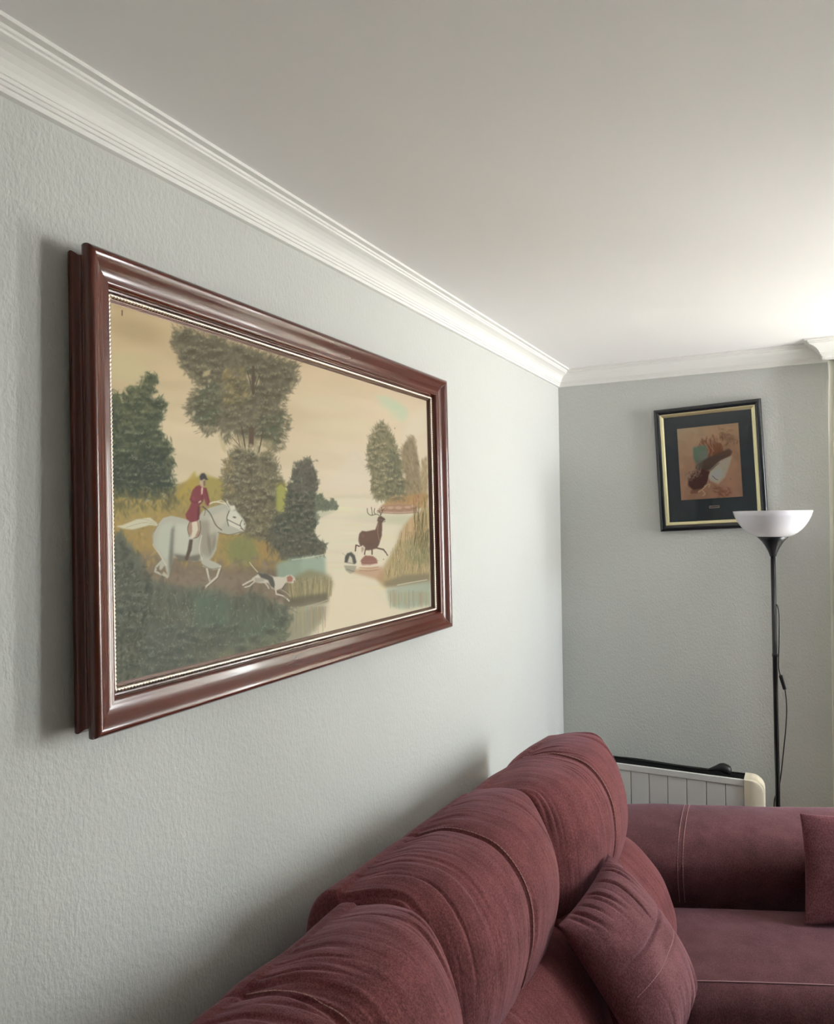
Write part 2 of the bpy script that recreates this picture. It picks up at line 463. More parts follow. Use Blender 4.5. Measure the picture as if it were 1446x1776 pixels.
    def nibble(s, pts, bg, n, r=5, out=2, alpha=.6):
        """bring the background back in ragged bites along a rim"""
        P = np.array(pts, float); C0 = P.mean(0); Q = np.roll(P, -1, 0)
        w = np.linalg.norm(Q - P, axis=1); w[-1] = 0; w /= w.sum()
        for i in rng.choice(len(P), n, p=w):
            q = P[i] + (Q[i] - P[i]) * rng.random(); d = q - C0; d /= np.linalg.norm(d) + 1e-6
            q = q + d * (out + rng.normal(0, r * .5)); L = r * (.4 + .7 * rng.random()); Wd = L * (.35 + .4 * rng.random()); a = rng.random() * math.pi
            i0, i1, j0, j1 = s.win(q[0] - L * 1.6, q[1] - L * 1.6, q[0] + L * 1.6, q[1] + L * 1.6)
            if i1 <= i0 or j1 <= j0: continue
            dx, dy = s.X[i0:i1][None, :] - q[0], s.Y[j0:j1][:, None] - q[1]; ca, sa = math.cos(a), math.sin(a)
            e = ((dx * ca + dy * sa) / L) ** 2 + ((-dx * sa + dy * ca) / Wd) ** 2
            A = (np.exp(-e * e * 1.2) * alpha)[..., None]
            R = s.I[j0:j1, i0:i1]; R += (bg[j0:j1, i0:i1] - R) * A
    def feather(s, pts, c, n, L=5, Wd=1.0, out=5, alpha=.45, jit=8):
        P = np.array(pts, float); C0 = P.mean(0); Q = np.roll(P, -1, 0)
        w = np.linalg.norm(Q - P, axis=1); w /= w.sum()
        for i in rng.choice(len(P), n, p=w):
            q = P[i] + (Q[i] - P[i]) * rng.random(); d = q - C0; d /= np.linalg.norm(d) + 1e-6
            q = q + d * rng.normal(0, out * .5); a = math.atan2(d[1], d[0]) + rng.normal(0, .5)
            s.dab(q[0], q[1], L * (.5 + rng.random()), Wd * (.6 + .8 * rng.random()), a, np.array(c, float) + rng.normal(0, jit), alpha)
    def tufts(s, pts, dark, light, n, r=7, alpha=.4):
        for x, y in s.scatter(pts, n):
            s.dab(x, y + r * .5, r * 1.2, r * .7, 0, dark, alpha * .8)
            for k in range(7):
                a = math.pi * (1.05 + .9 * rng.random()); d = r * (.4 + .6 * rng.random())
                s.dab(x + d * math.cos(a), y + d * math.sin(a) * .8, 2.6, .8, a + .5 * rng.normal(), np.array(light, float) + rng.normal(0, 8), alpha)
    def sample(s, x, y):
        fx = np.clip((x - s.x0) * s.k - .5, 0, s.w - 1.001); fy = np.clip((y - s.y0) * s.k - .5, 0, s.h - 1.001)
        i, j = fx.astype(int), fy.astype(int); a, b = (fx - i)[:, None], (fy - j)[:, None]
        I = s.I
        return (I[j, i] * (1 - a) + I[j, i + 1] * a) * (1 - b) + (I[j + 1, i] * (1 - a) + I[j + 1, i + 1] * a) * b

def homography(src, dst):
    A = []
    for (x, y), (u, v) in zip(src, dst):
        A.append([x, y, 1, 0, 0, 0, -u * x, -u * y, -u]); A.append([0, 0, 0, x, y, 1, -v * x, -v * y, -v])
    return np.linalg.svd(np.array(A, float))[2][-1].reshape(3, 3)

def hunting_scene():
    p = Painter(176, 500, 756, 1205, 1.7, (196, 180, 142))
    V = math.pi / 2
    # sky: tan at the upper left, cream towards the water
    gx, gy = (p.X[None, :] - 180) / 570, (p.Y[:, None] - 510) / 380
    tl, tr, ho = np.array((182, 158, 118.)), np.array((212, 184, 146.)), np.array((218, 204, 182.))
    t = np.clip(gy, 0, 1)[..., None]; u = np.clip(gx, 0, 1)[..., None]
    p.I[:] = (tl * (1 - u) + tr * u) * (1 - t) + (np.array((194, 178, 144.)) * (1 - u) + ho * u) * t
    for i in range(160):
        x, y = 180 + 570 * rng.random(), 520 + 340 * rng.random()
        c = p.sample(np.array([x]), np.array([y]))[0] + rng.normal(0, 7)
        p.dab(x, y, 40 + 50 * rng.random(), 8 + 12 * rng.random(), rng.normal(0.12, .2), c, .35)
    p.dab(235, 575, 60, 22, .2, (163, 143, 103), .6); p.dab(215, 640, 45, 26, .2, (186, 176, 132), .6)
    p.dab(345, 560, 40, 20, .2, (168, 150, 112), .5); p.dab(255, 622, 40, 10, .1, (186, 170, 128), .5)
    p.dab(560, 700, 60, 14, .1, (206, 192, 156), .5); p.dab(590, 740, 70, 16, 0, (212, 198, 160), .5)
    for x, y, a, b in ((675, 700, 22, 12), (690, 712, 16, 16), (665, 690, 16, 5), (700, 720, 10, 14), (684, 704, 20, 7)):
        p.dab(x, y, a, b, .3, (186, 200, 168), .6)
    p.fill([(735, 755), (745, 740), (745, 700), (720, 720), (700, 745), (700, 760)], (216, 210, 186), 12, .5)
    sky = p.I.copy()
    # hazy mountains and far shore
    p.fill([(560, 848), (590, 815), (606, 790), (618, 785), (630, 800), (650, 822), (660, 850)], (206, 196, 178), 9, .45)
    p.line([(604, 792), (614, 786), (626, 802), (636, 814)], 7, (198, 188, 172), .25)
    p.fill([(560, 868), (585, 860), (640, 858), (660, 868)], (198, 186, 156), 3, .6)
    # water
    p.fill([(545, 872), (600, 866), (670, 870), (750, 880), (752, 1210), (180, 1210), (420, 1100), (520, 960)], (211, 200, 174), 3)
    for i in range(120):
        x, y = 560 + 190 * rng.random(), 880 + 230 * rng.random()
        p.dab(x, y, 20 + 26 * rng.random(), 1.5 + 3 * rng.random(), 0, (212 + rng.normal(0, 6), 199 + rng.normal(0, 6), 172 + rng.normal(0, 7)), .4)
    p.fill([(560, 1010), (600, 1000), (650, 1030), (690, 1075), (600, 1100), (545, 1110)], (217, 201, 172), 14, .8)
    p.dab(660, 900, 60, 10, 0, (186, 186, 158), .45); p.dab(700, 905, 45, 9, 0, (176, 178, 146), .5); p.dab(700, 940, 30, 16, V, (172, 172, 146), .35)
    # meadow
    p.fill([(180, 852), (300, 845), (345, 828), (385, 834), (410, 836), (520, 842), (520, 1000), (180, 1000)], (150, 130, 70), 4)
    p.fill([(325, 850), (350, 822), (385, 835), (412, 836), (410, 858), (330, 880)], (152, 140, 70), 4, .8)
    p.fill([(303, 870), (330, 828), (338, 818), (346, 850), (330, 880)], (164, 140, 58), 3, .8)
    p.fill([(180, 905), (330, 890), (420, 900), (480, 930), (480, 990), (180, 990)], (150, 122, 70), 10, .8)
    p.fill([(180, 960), (280, 960), (400, 985), (500, 985), (530, 1050), (180, 1060)], (116, 100, 82), 12, .9)
    for x, y in p.scatter([(185, 855), (400, 850), (480, 930), (480, 980), (185, 985)], 700):
        c = [(158, 134, 66), (140, 122, 72), (168, 138, 72), (128, 114, 74), (120, 112, 72)][rng.integers(5)]
        p.dab(x, y, 3 + 7 * rng.random(), 1.5 + 2 * rng.random(), V + rng.normal(0, .4), np.array(c) + rng.normal(0, 8), .4)
    p.fill([(392, 940), (430, 925), (450, 960), (430, 985), (395, 975)], (116, 122, 72), 10, .8)
    p.fill([(447, 930), (480, 925), (486, 960), (452, 965)], (150, 116, 66), 8, .6)
    for x, y in p.scatter([(300, 985), (520, 960), (535, 1040), (350, 1060), (260, 1020)], 300):
        p.dab(x, y, 4 + 7 * rng.random(), 2 + 3 * rng.random(), rng.random() * 3, np.array((118, 102, 84)) + rng.normal(0, 10), .4)
    # left bush
    bush = [(188, 700), (196, 684), (205, 682), (212, 700), (214, 688), (226, 674), (242, 672), (250, 655), (262, 650), (272, 656), (268, 676), (264, 694), (280, 692), (287, 704), (281, 722), (276, 738), (284, 762),
            (298, 772), (296, 788), (304, 806), (296, 822), (306, 846), (290, 862), (250, 866), (190, 858)]
    p.foliage(bush, [(72, 80, 58), (84, 90, 64), (62, 72, 54), (94, 98, 70), (56, 66, 54), (78, 84, 66)], 1300, 6, 2.4, None, .55, 7, True, 3, 3)
    p.foliage([(225, 676), (270, 655), (262, 700), (262, 730), (215, 750), (210, 700)], [(110, 108, 74), (98, 100, 68), (84, 90, 62)], 200, 5, 2, None, .5, 7, False)
    p.foliage([(200, 790), (280, 780), (298, 850), (250, 862), (196, 852)], [(54, 62, 52), (62, 70, 56), (48, 56, 48)], 350, 6, 2.4, None, .5, 6, False)
    p.nibble(bush[:24], sky, 60, 6)
    p.tufts(bush, (50, 58, 46), (116, 120, 92), 110, 7, .42); p.feather(bush, (80, 88, 64), 420, 4.5, 1.0, 6)
    p.foliage([(190, 850), (306, 850), (312, 880), (260, 884), (190, 900)], [(92, 88, 58), (80, 80, 56), (122, 108, 64)], 160, 7, 2.5, V, .4, 7, False)
    # trunk and branches of the big tree
    tr_c = (92, 76, 60)
    p.line([(437, 640), (438, 690), (436, 740), (434, 800), (432, 840)], 5, tr_c, 1, True, 10)
    # big tree crown
    crown = [(303, 570), (318, 568), (380, 588), (440, 606), (515, 630), (511, 650), (508, 668), (492, 690), (488, 704), (498, 728), (494, 752), (484, 778), (466, 782), (452, 762), (440, 775), (420, 768), (404, 752), (392, 768), (378, 742),
             (360, 755), (344, 742), (328, 728), (324, 702), (336, 684), (345, 670), (330, 652), (318, 640), (308, 615), (300, 600)]
    p.foliage(crown, [(106, 98, 78), (96, 92, 72), (118, 108, 84), (88, 86, 68), (126, 116, 88), (100, 94, 80)], 2400, 6, 2.3, None, .5, 7, True, 4, 3.5)
    p.foliage([(385, 640), (425, 632), (430, 690), (420, 705), (385, 700)], [(138, 120, 76), (128, 112, 72), (146, 130, 86)], 220, 5, 2, 2.2, .45, 8, False)
    p.foliage([(330, 675), (375, 660), (385, 700), (375, 740), (330, 735)], [(82, 90, 68), (92, 96, 74), (74, 82, 64)], 260, 5, 2, None, .45, 7, False)
    p.foliage([(450, 720), (497, 720), (490, 775), (455, 770)], [(86, 94, 70), (100, 104, 78), (78, 84, 64)], 200, 5, 2, None, .45, 7, False)
    p.foliage([(320, 575), (480, 625), (505, 650), (470, 690), (400, 640), (330, 625)], [(100, 94, 74), (112, 104, 84), (92, 88, 72)], 320, 6, 2.4, None, .4, 7, False)
    p.nibble(crown, sky, 190, 7); p.nibble([(345, 672), (358, 668), (364, 655), (350, 648)], sky, 8, 4)
    p.tufts(crown, (76, 72, 56), (146, 136, 108), 190, 7.5, .40); p.feather(crown, (110, 102, 80), 800, 5, 1.0, 8)
    for g in ([(350, 655), (362, 650), (366, 640), (352, 645)], [(425, 650), (431, 668), (434, 650)], [(445, 650), (442, 672), (450, 662)], [(376, 748), (390, 772), (392, 790), (384, 780)]):
        p.fill(g, (178, 162, 122), 2, .8)
    p.line([(438, 636), (438, 682)], 4.5, (86, 72, 58), .9); p.line([(428, 645), (434, 668), (438, 685)], 1.6, (86, 72, 58), .9); p.line([(449, 648), (443, 668), (439, 682)], 1.6, (86, 72, 58), .9)
    p.fill([(400, 755), (470, 765), (476, 800), (446, 790), (430, 800), (405, 790)], (176, 160, 122), 5, .55)
    p.line([(435, 745), (434, 800), (432, 835)], 8, tr_c, 1, True, 10); p.line([(418, 742), (423, 770), (428, 815)], 2.4, (84, 72, 56), .9)
    p.line([(402, 760), (412, 772), (416, 776)], 1.3, (84, 72, 56), .8); p.line([(410, 753), (415, 774)], 1.1, (84, 72, 56), .8); p.line([(455, 748), (450, 775), (444, 802)], 2.2, (84, 72, 56), .9)
    # undergrowth at its foot
    low = [(390, 815), (398, 788), (410, 776), (424, 786), (436, 782), (452, 790), (466, 784), (478, 806), (486, 835), (492, 880), (488, 925), (455, 938), (420, 925), (400, 905), (388, 870)]
    p.foliage(low, [(104, 98, 74), (92, 90, 70), (118, 108, 82), (82, 82, 66), (128, 116, 88)], 1000, 5, 2.0, None, .5, 8, True, 4, 3.5)
    p.foliage([(388, 800), (402, 790), (402, 860), (388, 850)], [(138, 116, 76), (128, 110, 74)], 100, 5, 2, V, .5, 7, False)
    p.nibble(low[:9], sky, 36, 6); p.nibble([(388, 800), (392, 860), (400, 905)], sky, 6, 4)
    p.tufts(low, (70, 68, 54), (150, 140, 114), 100, 6, .42); p.feather(low, (108, 100, 76), 380, 4.5, 1.0, 7)
    for x, y in p.scatter(low, 130): p.dab(x, y, 2.2, .8, rng.random() * 3, (158, 148, 122), .5)
    # yellow clearing and the bush by the water
    p.fill([(478, 842), (488, 838), (503, 850), (500, 880), (490, 900), (478, 884)], (156, 154, 76), 4, .95)
    p.line([(478, 846), (486, 840), (494, 846), (503, 852)], 4, (112, 100, 62), .6)
    mid = [(498, 850), (505, 828), (512, 806), (524, 800), (534, 794), (541, 810), (546, 826), (551, 838), (546, 856), (548, 876), (546, 892), (552, 898), (546, 912), (542, 926), (552, 940), (564, 948), (560, 964), (520, 968), (490, 968), (462, 935), (478, 900), (492, 890)]
    p.foliage(mid, [(80, 82, 68), (92, 92, 76), (68, 74, 62), (100, 98, 80), (60, 66, 58)], 1000, 5, 2.0, None, .5, 7, True, 2.5, 2.2)
    p.nibble(mid[:10], sky, 26, 5)
    p.tufts(mid, (56, 58, 50), (124, 120, 100), 90, 5, .4); p.feather(mid, (86, 86, 70), 300, 3.5, .9, 4)
    p.foliage([(515, 800), (540, 800), (548, 850), (510, 860)], [(104, 96, 84), (92, 86, 74)], 150, 5, 2, None, .5, 7, False)
    p.foliage([(546, 862), (556, 858), (562, 868), (572, 872), (576, 866), (584, 878), (584, 886), (546, 888)], [(98, 104, 84), (86, 94, 76), (110, 112, 92)], 120, 4, 1.6, None, .55, 6, True, 2, 1)
    p.fill([(546, 888), (582, 888), (560, 898), (546, 905)], (160, 164, 140), 3, .5)
    p.foliage([(462, 925), (500, 930), (560, 950), (562, 966), (500, 972), (462, 960)], [(96, 90, 72), (84, 82, 66)], 160, 6, 2, V, .45, 6, False)
    # teal water under the bank, reeds in front
    p.fill([(478, 980), (505, 970), (562, 966), (564, 1000), (520, 1005), (480, 1010)], (136, 156, 138), 5, .9)
    p.line([(505, 973), (530, 970), (560, 964)], 1.2, (206, 200, 176), .7)
    p.fill([(495, 1010), (535, 990), (570, 1000), (576, 1015), (566, 1045), (500, 1050)], (132, 124, 90), 6, .85)
    for i in range(170):
        x = 500 + 74 * rng.random(); h = 14 + 26 * rng.random(); y = 1044 - .08 * (x - 500)
        c = [(172, 156, 112), (150, 138, 96), (120, 112, 80), (186, 168, 124), (98, 94, 70)][rng.integers(5)]
        p.line([(x, y - 4 * rng.random()), (x + rng.normal(0, 2), y - h)], 1.4, c, .5, False, .5)
    p.fill([(490, 1040), (566, 1030), (568, 1046), (540, 1052), (490, 1062)], (100, 92, 74), 4, .8)
    p.line([(520, 1056), (545, 1050), (566, 1043)], 1.3, (206, 196, 170), .6)
    p.fill([(420, 1062), (500, 1060), (566, 1048), (560, 1075), (530, 1112), (450, 1140), (400, 1150)], (128, 124, 104), 9, .75)
    for i in range(70):
        x = 500 + 64 * rng.random(); p.line([(x, 1055), (x + rng.normal(0, 1.5), 1075 + 30 * rng.random())], 2, (150 + rng.normal(0, 14), 140 + rng.normal(0, 12), 112), .3, False)
    # right bank, trees, rocks, reeds
    p.foliage([(638, 775), (645, 752), (655, 738), (664, 732), (672, 742), (680, 758), (690, 782), (698, 815), (704, 845), (700, 868), (676, 872), (652, 868), (643, 850), (646, 826), (638, 810)],
              [(126, 118, 88), (110, 106, 80), (138, 128, 98), (98, 98, 76)], 650, 4.5, 1.7, 1.3, .5, 8, True, 3, 2)
    p.foliage([(670, 790), (690, 782), (704, 845), (696, 866), (672, 860)], [(98, 100, 80), (88, 92, 74)], 150, 4.5, 1.7, 1.3, .45, 7, False)
    p.foliage([(695, 785), (703, 768), (712, 756), (720, 764), (725, 792), (730, 830), (738, 850), (738, 866), (704, 866), (700, 820)], [(140, 122, 92), (124, 110, 84), (152, 134, 104)], 330, 4.5, 1.6, 1.3, .5, 8, True, 3, 2)
    p.foliage([(732, 800), (742, 790), (742, 870), (730, 866)], [(170, 150, 112), (150, 132, 98)], 60, 5, 1.5, V, .5, 8, True, 3, 1)
    p.fill([(672, 868), (700, 860), (742, 858), (742, 884), (700, 884), (662, 880)], (170, 132, 84), 3, .9)
    for i in range(60): p.dab(675 + 66 * rng.random(), 862 + 14 * rng.random(), 4, 1.5, V, (158 + rng.normal(0, 14), 120 + rng.normal(0, 12), 76), .5)
    p.fill([(652, 890), (662, 878), (690, 876), (722, 878), (724, 890), (690, 892)], (160, 122, 98), 2, .9)
    for x, y, a, b in ((664, 885, 7, 4), (678, 884, 8, 4), (692, 884, 9, 4.5), (708, 883, 9, 4), (718, 881, 6, 4)):
        p.dab(x, y + 1, a, b, 0, (146, 108, 88), .8); p.dab(x - 1, y - 1, a * .8, b * .7, 0, (194, 160, 132), .8)
    p.line([(654, 891), (690, 893), (724, 891)], 1.5, (140, 106, 82), .8)
    bank = [(690, 940), (700, 915), (716, 898), (744, 880), (745, 1016), (700, 1018), (664, 1022), (652, 1008), (664, 985), (676, 966)]
    p.fill(bank, (168, 146, 102), 5, .95)
    p.fill([(690, 935), (712, 900), (726, 905), (720, 935), (700, 945)], (196, 158, 116), 4, .8)
    p.fill([(700, 942), (745, 930), (745, 985), (706, 978)], (134, 132, 94), 6, .7)
    for i in range(420):
        x = 656 + 88 * rng.random(); y = 930 + 80 * rng.random()
        if x < 690 - (y - 940) * .35: continue
        c = [(190, 166, 120), (150, 138, 96), (118, 112, 78), (200, 176, 134), (104, 100, 70), (172, 140, 92)][rng.integers(6)]
        p.line([(x, y), (x + rng.normal(1, 2), y - 8 - 16 * rng.random())], 1.2, c, .55, False, .5)
    for i in range(70):
        x = 716 + 28 * rng.random(); y = 905 + 60 * rng.random()
        p.line([(x, y), (x + rng.normal(2, 4), y - 18 - 30 * rng.random())], 1.3, [(112, 98, 62), (180, 152, 104), (92, 84, 56)][rng.integers(3)], .7, False, .5)
    p.fill([(664, 1012), (700, 1000), (745, 998), (745, 1014), (690, 1022), (668, 1022)], (128, 116, 92), 4, .8)
    p.fill([(668, 1024), (700, 1018), (746, 1010), (746, 1052), (700, 1060), (676, 1056)], (156, 166, 146), 5, .9)
    p.line([(688, 1018), (715, 1013), (740, 1009)], 1.3, (216, 206, 182), .8)
    for i in range(60):
        x = 672 + 72 * rng.random(); p.line([(x, 1026 + 8 * rng.random()), (x, 1045 + 14 * rng.random())], 1.6, (158 + rng.normal(0, 14), 146 + rng.normal(0, 12), 112), .35, False)
    t1 = [(638, 775), (645, 752), (655, 738), (664, 732), (672, 742), (680, 758), (690, 782), (698, 815), (704, 845), (700, 868), (652, 868), (643, 850), (646, 826), (638, 810)]
    p.nibble(t1[:9], sky, 26, 5)
    p.tufts(t1, (84, 82, 64), (172, 160, 126), 60, 4.5, .4); p.feather(t1, (124, 116, 88), 300, 4.5, .9, 5)
    # foreground grasses
    fg = [(178, 940), (215, 930), (240, 970), (262, 1010), (330, 1026), (400, 1040), (440, 1032), (500, 1062), (490, 1110), (430, 1135), (330, 1160), (178, 1215)]
    p.foliage(fg, [(88, 90, 74), (78, 84, 70), (98, 98, 82), (72, 76, 66), (92, 98, 84), (84, 92, 80)], 2600, 9, 3, V, .4, 7, True, 10, 4)
    p.fill([(330, 1020), (400, 1030), (395, 1090), (340, 1090)], (84, 106, 88), 14, .55)
    p.fill([(410, 1060), (500, 1070), (470, 1120), (410, 1130)], (92, 108, 90), 14, .5)
    p.fill([(255, 1080), (340, 1090), (330, 1150), (250, 1165)], (86, 88, 82), 16, .5)
    p.foliage([(182, 950), (205, 935), (225, 950), (240, 985), (262, 1000), (262, 1060), (240, 1180), (182, 1195)], [(66, 70, 58), (78, 80, 66), (58, 62, 54), (88, 88, 74)], 700, 6, 2.2, None, .45, 7, False)
    p.fill([(350, 1140), (500, 1090), (520, 1085), (470, 1125), (400, 1150)], (128, 126, 98), 10, .5)
    for x, y in p.scatter([(185, 1020), (300, 1030), (500, 1060), (480, 1115), (185, 1190)], 300):
        if rng.random() < .45: p.line([(x, y), (x + rng.normal(0, 4), y - 5 - 9 * rng.random())], .8, (150, 150, 126), .55, False, .4)
        else: p.dab(x, y, 1.4, .9, rng.random() * 3, (156, 154, 132), .6)
    for x, y in p.scatter([(190, 980), (250, 990), (260, 1060), (200, 1060)], 70): p.dab(x, y, 3.4, .9, 2.6, (122, 122, 106), .5)
    p.tufts([(184, 960), (240, 980), (262, 1060), (300, 1090), (420, 1080), (500, 1070), (470, 1115), (330, 1150), (186, 1190)], (66, 72, 62), (124, 126, 108), 150, 8, .34)
    p.feather(fg, (92, 96, 80), 400, 7, 1.2, 10)
    # grey horse
    Wc, Gc, Dk, Lt = (164, 162, 146), (138, 140, 126), (88, 80, 68), (200, 196, 174)
    p.fill([(204, 914), (215, 912), (240, 902), (262, 899), (273, 908), (276, 914), (262, 912), (248, 916), (232, 920), (216, 918)], (188, 184, 158), 1, .95)
    p.line([(220, 905), (245, 901), (270, 908)], 1, (150, 142, 116), .7); p.line([(222, 916), (250, 908), (272, 911)], 1, (140, 132, 108), .7)
    p.fill([(279, 977), (284, 972), (289, 980), (281, 990), (278, 988)], Wc, 1); p.line([(283, 973), (273, 984), (271, 992), (292, 1002)], 3.4, Wc, 1, False); p.line([(273, 985), (284, 1000), (294, 1003)], 1, Dk, .8, False)
    body = [(276, 910), (284, 900), (298, 896), (315, 900), (330, 904), (345, 897), (352, 888), (364, 882), (378, 878), (392, 874), (404, 880), (412, 890), (422, 902), (426, 912), (424, 922), (412, 928), (396, 929), (380, 925),
            (377, 938), (375, 955), (368, 968), (360, 976), (348, 974), (338, 976), (326, 974), (314, 972), (302, 968), (299, 985), (294, 1002), (290, 992), (286, 976), (275, 958), (267, 944), (266, 930), (272, 918)]
    p.fill(body, Wc, 1.2)
    p.fill([(278, 915), (300, 905), (302, 930), (296, 965), (288, 972), (272, 950)], (170, 176, 158), 5, .8)
    p.fill([(298, 920), (304, 912), (302, 950), (302, 985), (295, 1000), (294, 970)], (98, 96, 84), 3, .8)
    p.fill([(305, 910), (330, 910), (332, 965), (305, 958)], (184, 190, 172), 6, .6)
    p.fill([(302, 962), (330, 966), (350, 962), (345, 976), (310, 974)], (92, 86, 74), 3, .8)
    p.fill([(346, 905), (376, 905), (374, 950), (362, 970), (348, 960)], (136, 128, 112), 5, .75)
    p.fill([(362, 900), (392, 884), (396, 900), (378, 922), (364, 930)], (186, 180, 158), 4, .6)
    p.dab(363, 946, 20, 3.5, 1.45, (104, 96, 84), .5); p.line([(350, 930), (346, 955), (352, 975)], 1.2, (206, 200, 178), .8)
    p.dab(371, 945, 14, 3, 1.75, (110, 102, 88), .45); p.line([(268, 925), (267, 945), (278, 962), (290, 982)], 1.2, Lt, .8)
    p.line([(276, 912), (268, 926), (267, 944)], 1, (96, 88, 76), .6)
    p.line([(350, 884), (372, 876), (390, 876)], 2, (140, 130, 106), .6); p.line([(362, 876), (374, 872), (392, 876)], 2.4, (206, 198, 168), .9); p.line([(372, 873), (384, 870), (396, 880)], 1.6, (196, 188, 158), .9)
    p.fill([(391, 873), (394, 870), (399, 882), (396, 884)], (196, 190, 168), .6); p.line([(391, 872), (397, 882)], 1, (80, 72, 60), .8); p.fill([(398, 880), (406, 878), (408, 884), (400, 889)], Lt, .7)
    p.fill([(394, 900), (398, 888), (408, 888), (418, 900), (424, 914), (418, 922), (405, 916), (396, 912)], (198, 196, 178), 1.5, .9)
    p.dab(406, 899, 3.2, 1.6, .2, (70, 62, 54), .9); p.dab(423, 911, 1.2, 1.6, .2, (70, 62, 54), .8); p.line([(416, 918), (424, 922)], 1.1, (84, 74, 64), .8)
    p.line([(397, 888), (393, 900), (396, 914)], 1.3, (70, 60, 50), .9); p.line([(394, 903), (406, 909), (416, 914)], 1.3, (70, 60, 50), .9); p.line([(419, 904), (416, 912), (420, 920)], 1.2, (70, 60, 50), .9)
    p.line([(352, 880), (364, 892), (374, 912), (384, 921)], 1.6, (70, 60, 50), .9); p.line([(378, 925), (396, 929), (418, 924)], 1.1, (84, 74, 62), .8)
    p.fill([(349, 974), (356, 970), (372, 976), (383, 982), (382, 988), (370, 990), (352, 984)], Wc, 1); p.line([(382, 984), (376, 1002), (356, 1020)], 3.4, (186, 180, 160), 1, False)
    p.line([(350, 980), (366, 988), (382, 986)], 1.1, Dk, .8); p.line([(384, 988), (378, 1004), (360, 1019)], 1, (88, 76, 62), .8); p.line([(359, 988), (362, 1000), (365, 1010)], 3.6, (182, 176, 154), 1); p.line([(362, 990), (365, 1010)], .9, Dk, .8)
    p.fill([(352, 1018), (358, 1018), (354, 1024), (348, 1025)], (96, 86, 72), 1); p.fill([(285, 992), (295, 1000), (292, 1004), (284, 998)], (170, 162, 140), 1)
    # rider
    red, dred = (124, 52, 58), (88, 38, 44)
    p.fill([(330, 905), (342, 902), (346, 915), (346, 930), (336, 935), (328, 928), (326, 915)], (150, 118, 96), 1)
    p.line([(347, 905), (348, 920), (344, 932), (336, 935)], 1.3, (86, 66, 50), .9); p.line([(330, 905), (326, 918), (329, 932)], 1.2, (92, 70, 54), .9)
    p.fill([(333, 906), (342, 906), (344, 920), (338, 934), (331, 936), (334, 922)], (196, 186, 164), 1)
    p.fill([(329, 937), (335, 937), (333, 955), (326, 974), (321, 972), (326, 955)], (84, 70, 54), .8); p.line([(333, 972), (328, 972), (332, 977)], 1.6, (120, 102, 80), .9)
    p.fill([(346, 843), (352, 847), (358, 848), (361, 860), (364, 872), (361, 880), (357, 876), (354, 866), (352, 872), (346, 878), (346, 892), (344, 904), (332, 908), (324, 902), (322, 894), (328, 884), (332, 874), (329, 868), (334, 852), (340, 845)], red, .8)
    p.fill([(343, 880), (347, 880), (346, 902), (342, 904)], dred, 1, .8); p.line([(330, 868), (337, 873), (345, 872)], 1.3, dred, .7); p.line([(350, 850), (350, 868), (346, 878)], 1.2, dred, .6); p.line([(357, 852), (361, 870), (359, 878)], 1.2, dred, .6)
    p.dab(336, 866, 4, 2, 1, (146, 66, 72), .5); p.dab(328, 896, 4, 3, 1, (136, 58, 66), .5)
    p.fill([(350, 846), (352, 848), (351, 858), (349, 860), (349, 850)], (206, 190, 160), .5); p.line([(345, 873), (348, 871)], 2, (206, 190, 160), .9); p.dab(349, 874, 2.4, 2, .5, (116, 82, 62), .9); p.dab(358, 880, 2, 1.4, .3, (150, 120, 96), .8)
    p.fill([(347, 832), (356, 832), (356, 842), (353, 847), (349, 846), (346, 840)], (176, 150, 122), .6); p.fill([(352, 836), (356, 834), (356, 843), (353, 846)], (98, 76, 62), .6, .8)
    p.fill([(347, 834), (346, 828), (349, 823), (354, 822), (357, 826), (358, 830), (361, 834), (357, 834), (353, 832), (350, 835)], (62, 58, 58), .5)
    p.line([(349, 880), (356, 886), (354, 896)], 1, (92, 70, 54), .8)
    # running hound
    wht = (190, 182, 164)
    p.line([(432, 977), (438, 985), (446, 994)], 1.3, (206, 194, 164), .9)
    p.fill([(436, 1005), (446, 998), (452, 996), (462, 998), (474, 1002), (492, 1003), (496, 1000), (504, 999), (510, 1004), (511, 1010), (506, 1014), (496, 1012), (488, 1022), (478, 1026), (470, 1022), (464, 1013), (450, 1013), (440, 1011)], wht, .9)
    p.fill([(446, 996), (452, 996), (462, 997), (472, 1003), (475, 1012), (476, 1024), (468, 1018), (464, 1008), (452, 1004)], (80, 78, 70), .9, .95)
    p.fill([(440, 1004), (456, 1004), (458, 1010), (442, 1012)], (150, 140, 126), 1, .7)
    p.line([(438, 1007), (428, 1012), (421, 1016)], 3, wht, .95, False); p.line([(440, 1011), (432, 1018), (424, 1020)], 2.4, wht, .9, False); p.line([(438, 1011), (428, 1017)], 1, (96, 84, 72), .8)
    p.line([(476, 1020), (478, 1032), (492, 1036), (500, 1044)], 2.6, wht, .95, False); p.line([(486, 1024), (494, 1029), (502, 1036)], 1.6, (160, 150, 132), .9, False); p.line([(480, 1028), (490, 1033), (496, 1040)], 1, (78, 72, 62), .8, False)
    p.line([(494, 1014), (488, 1024)], 1.6, (84, 80, 70), .7); p.line([(458, 1012), (463, 1018), (465, 1022)], 2.4, (186, 178, 160), .9)
    p.fill([(496, 1003), (502, 1000), (507, 1005), (505, 1011), (497, 1011)], (160, 104, 88), .8); p.dab(509, 1010, 1.2, 1.2, 0, (70, 60, 54), .7)
    # stag, swimming hound and the muddy spit
    br, dbr = (104, 76, 64), (76, 54, 46)
    p.fill([(598, 992), (650, 986), (662, 985), (664, 1012), (650, 1008), (610, 996)], (178, 136, 104), 4, .75)
    p.fill([(624, 974), (632, 966), (645, 967), (652, 972), (654, 980), (640, 983), (626, 983)], (140, 94, 82), 1.4)
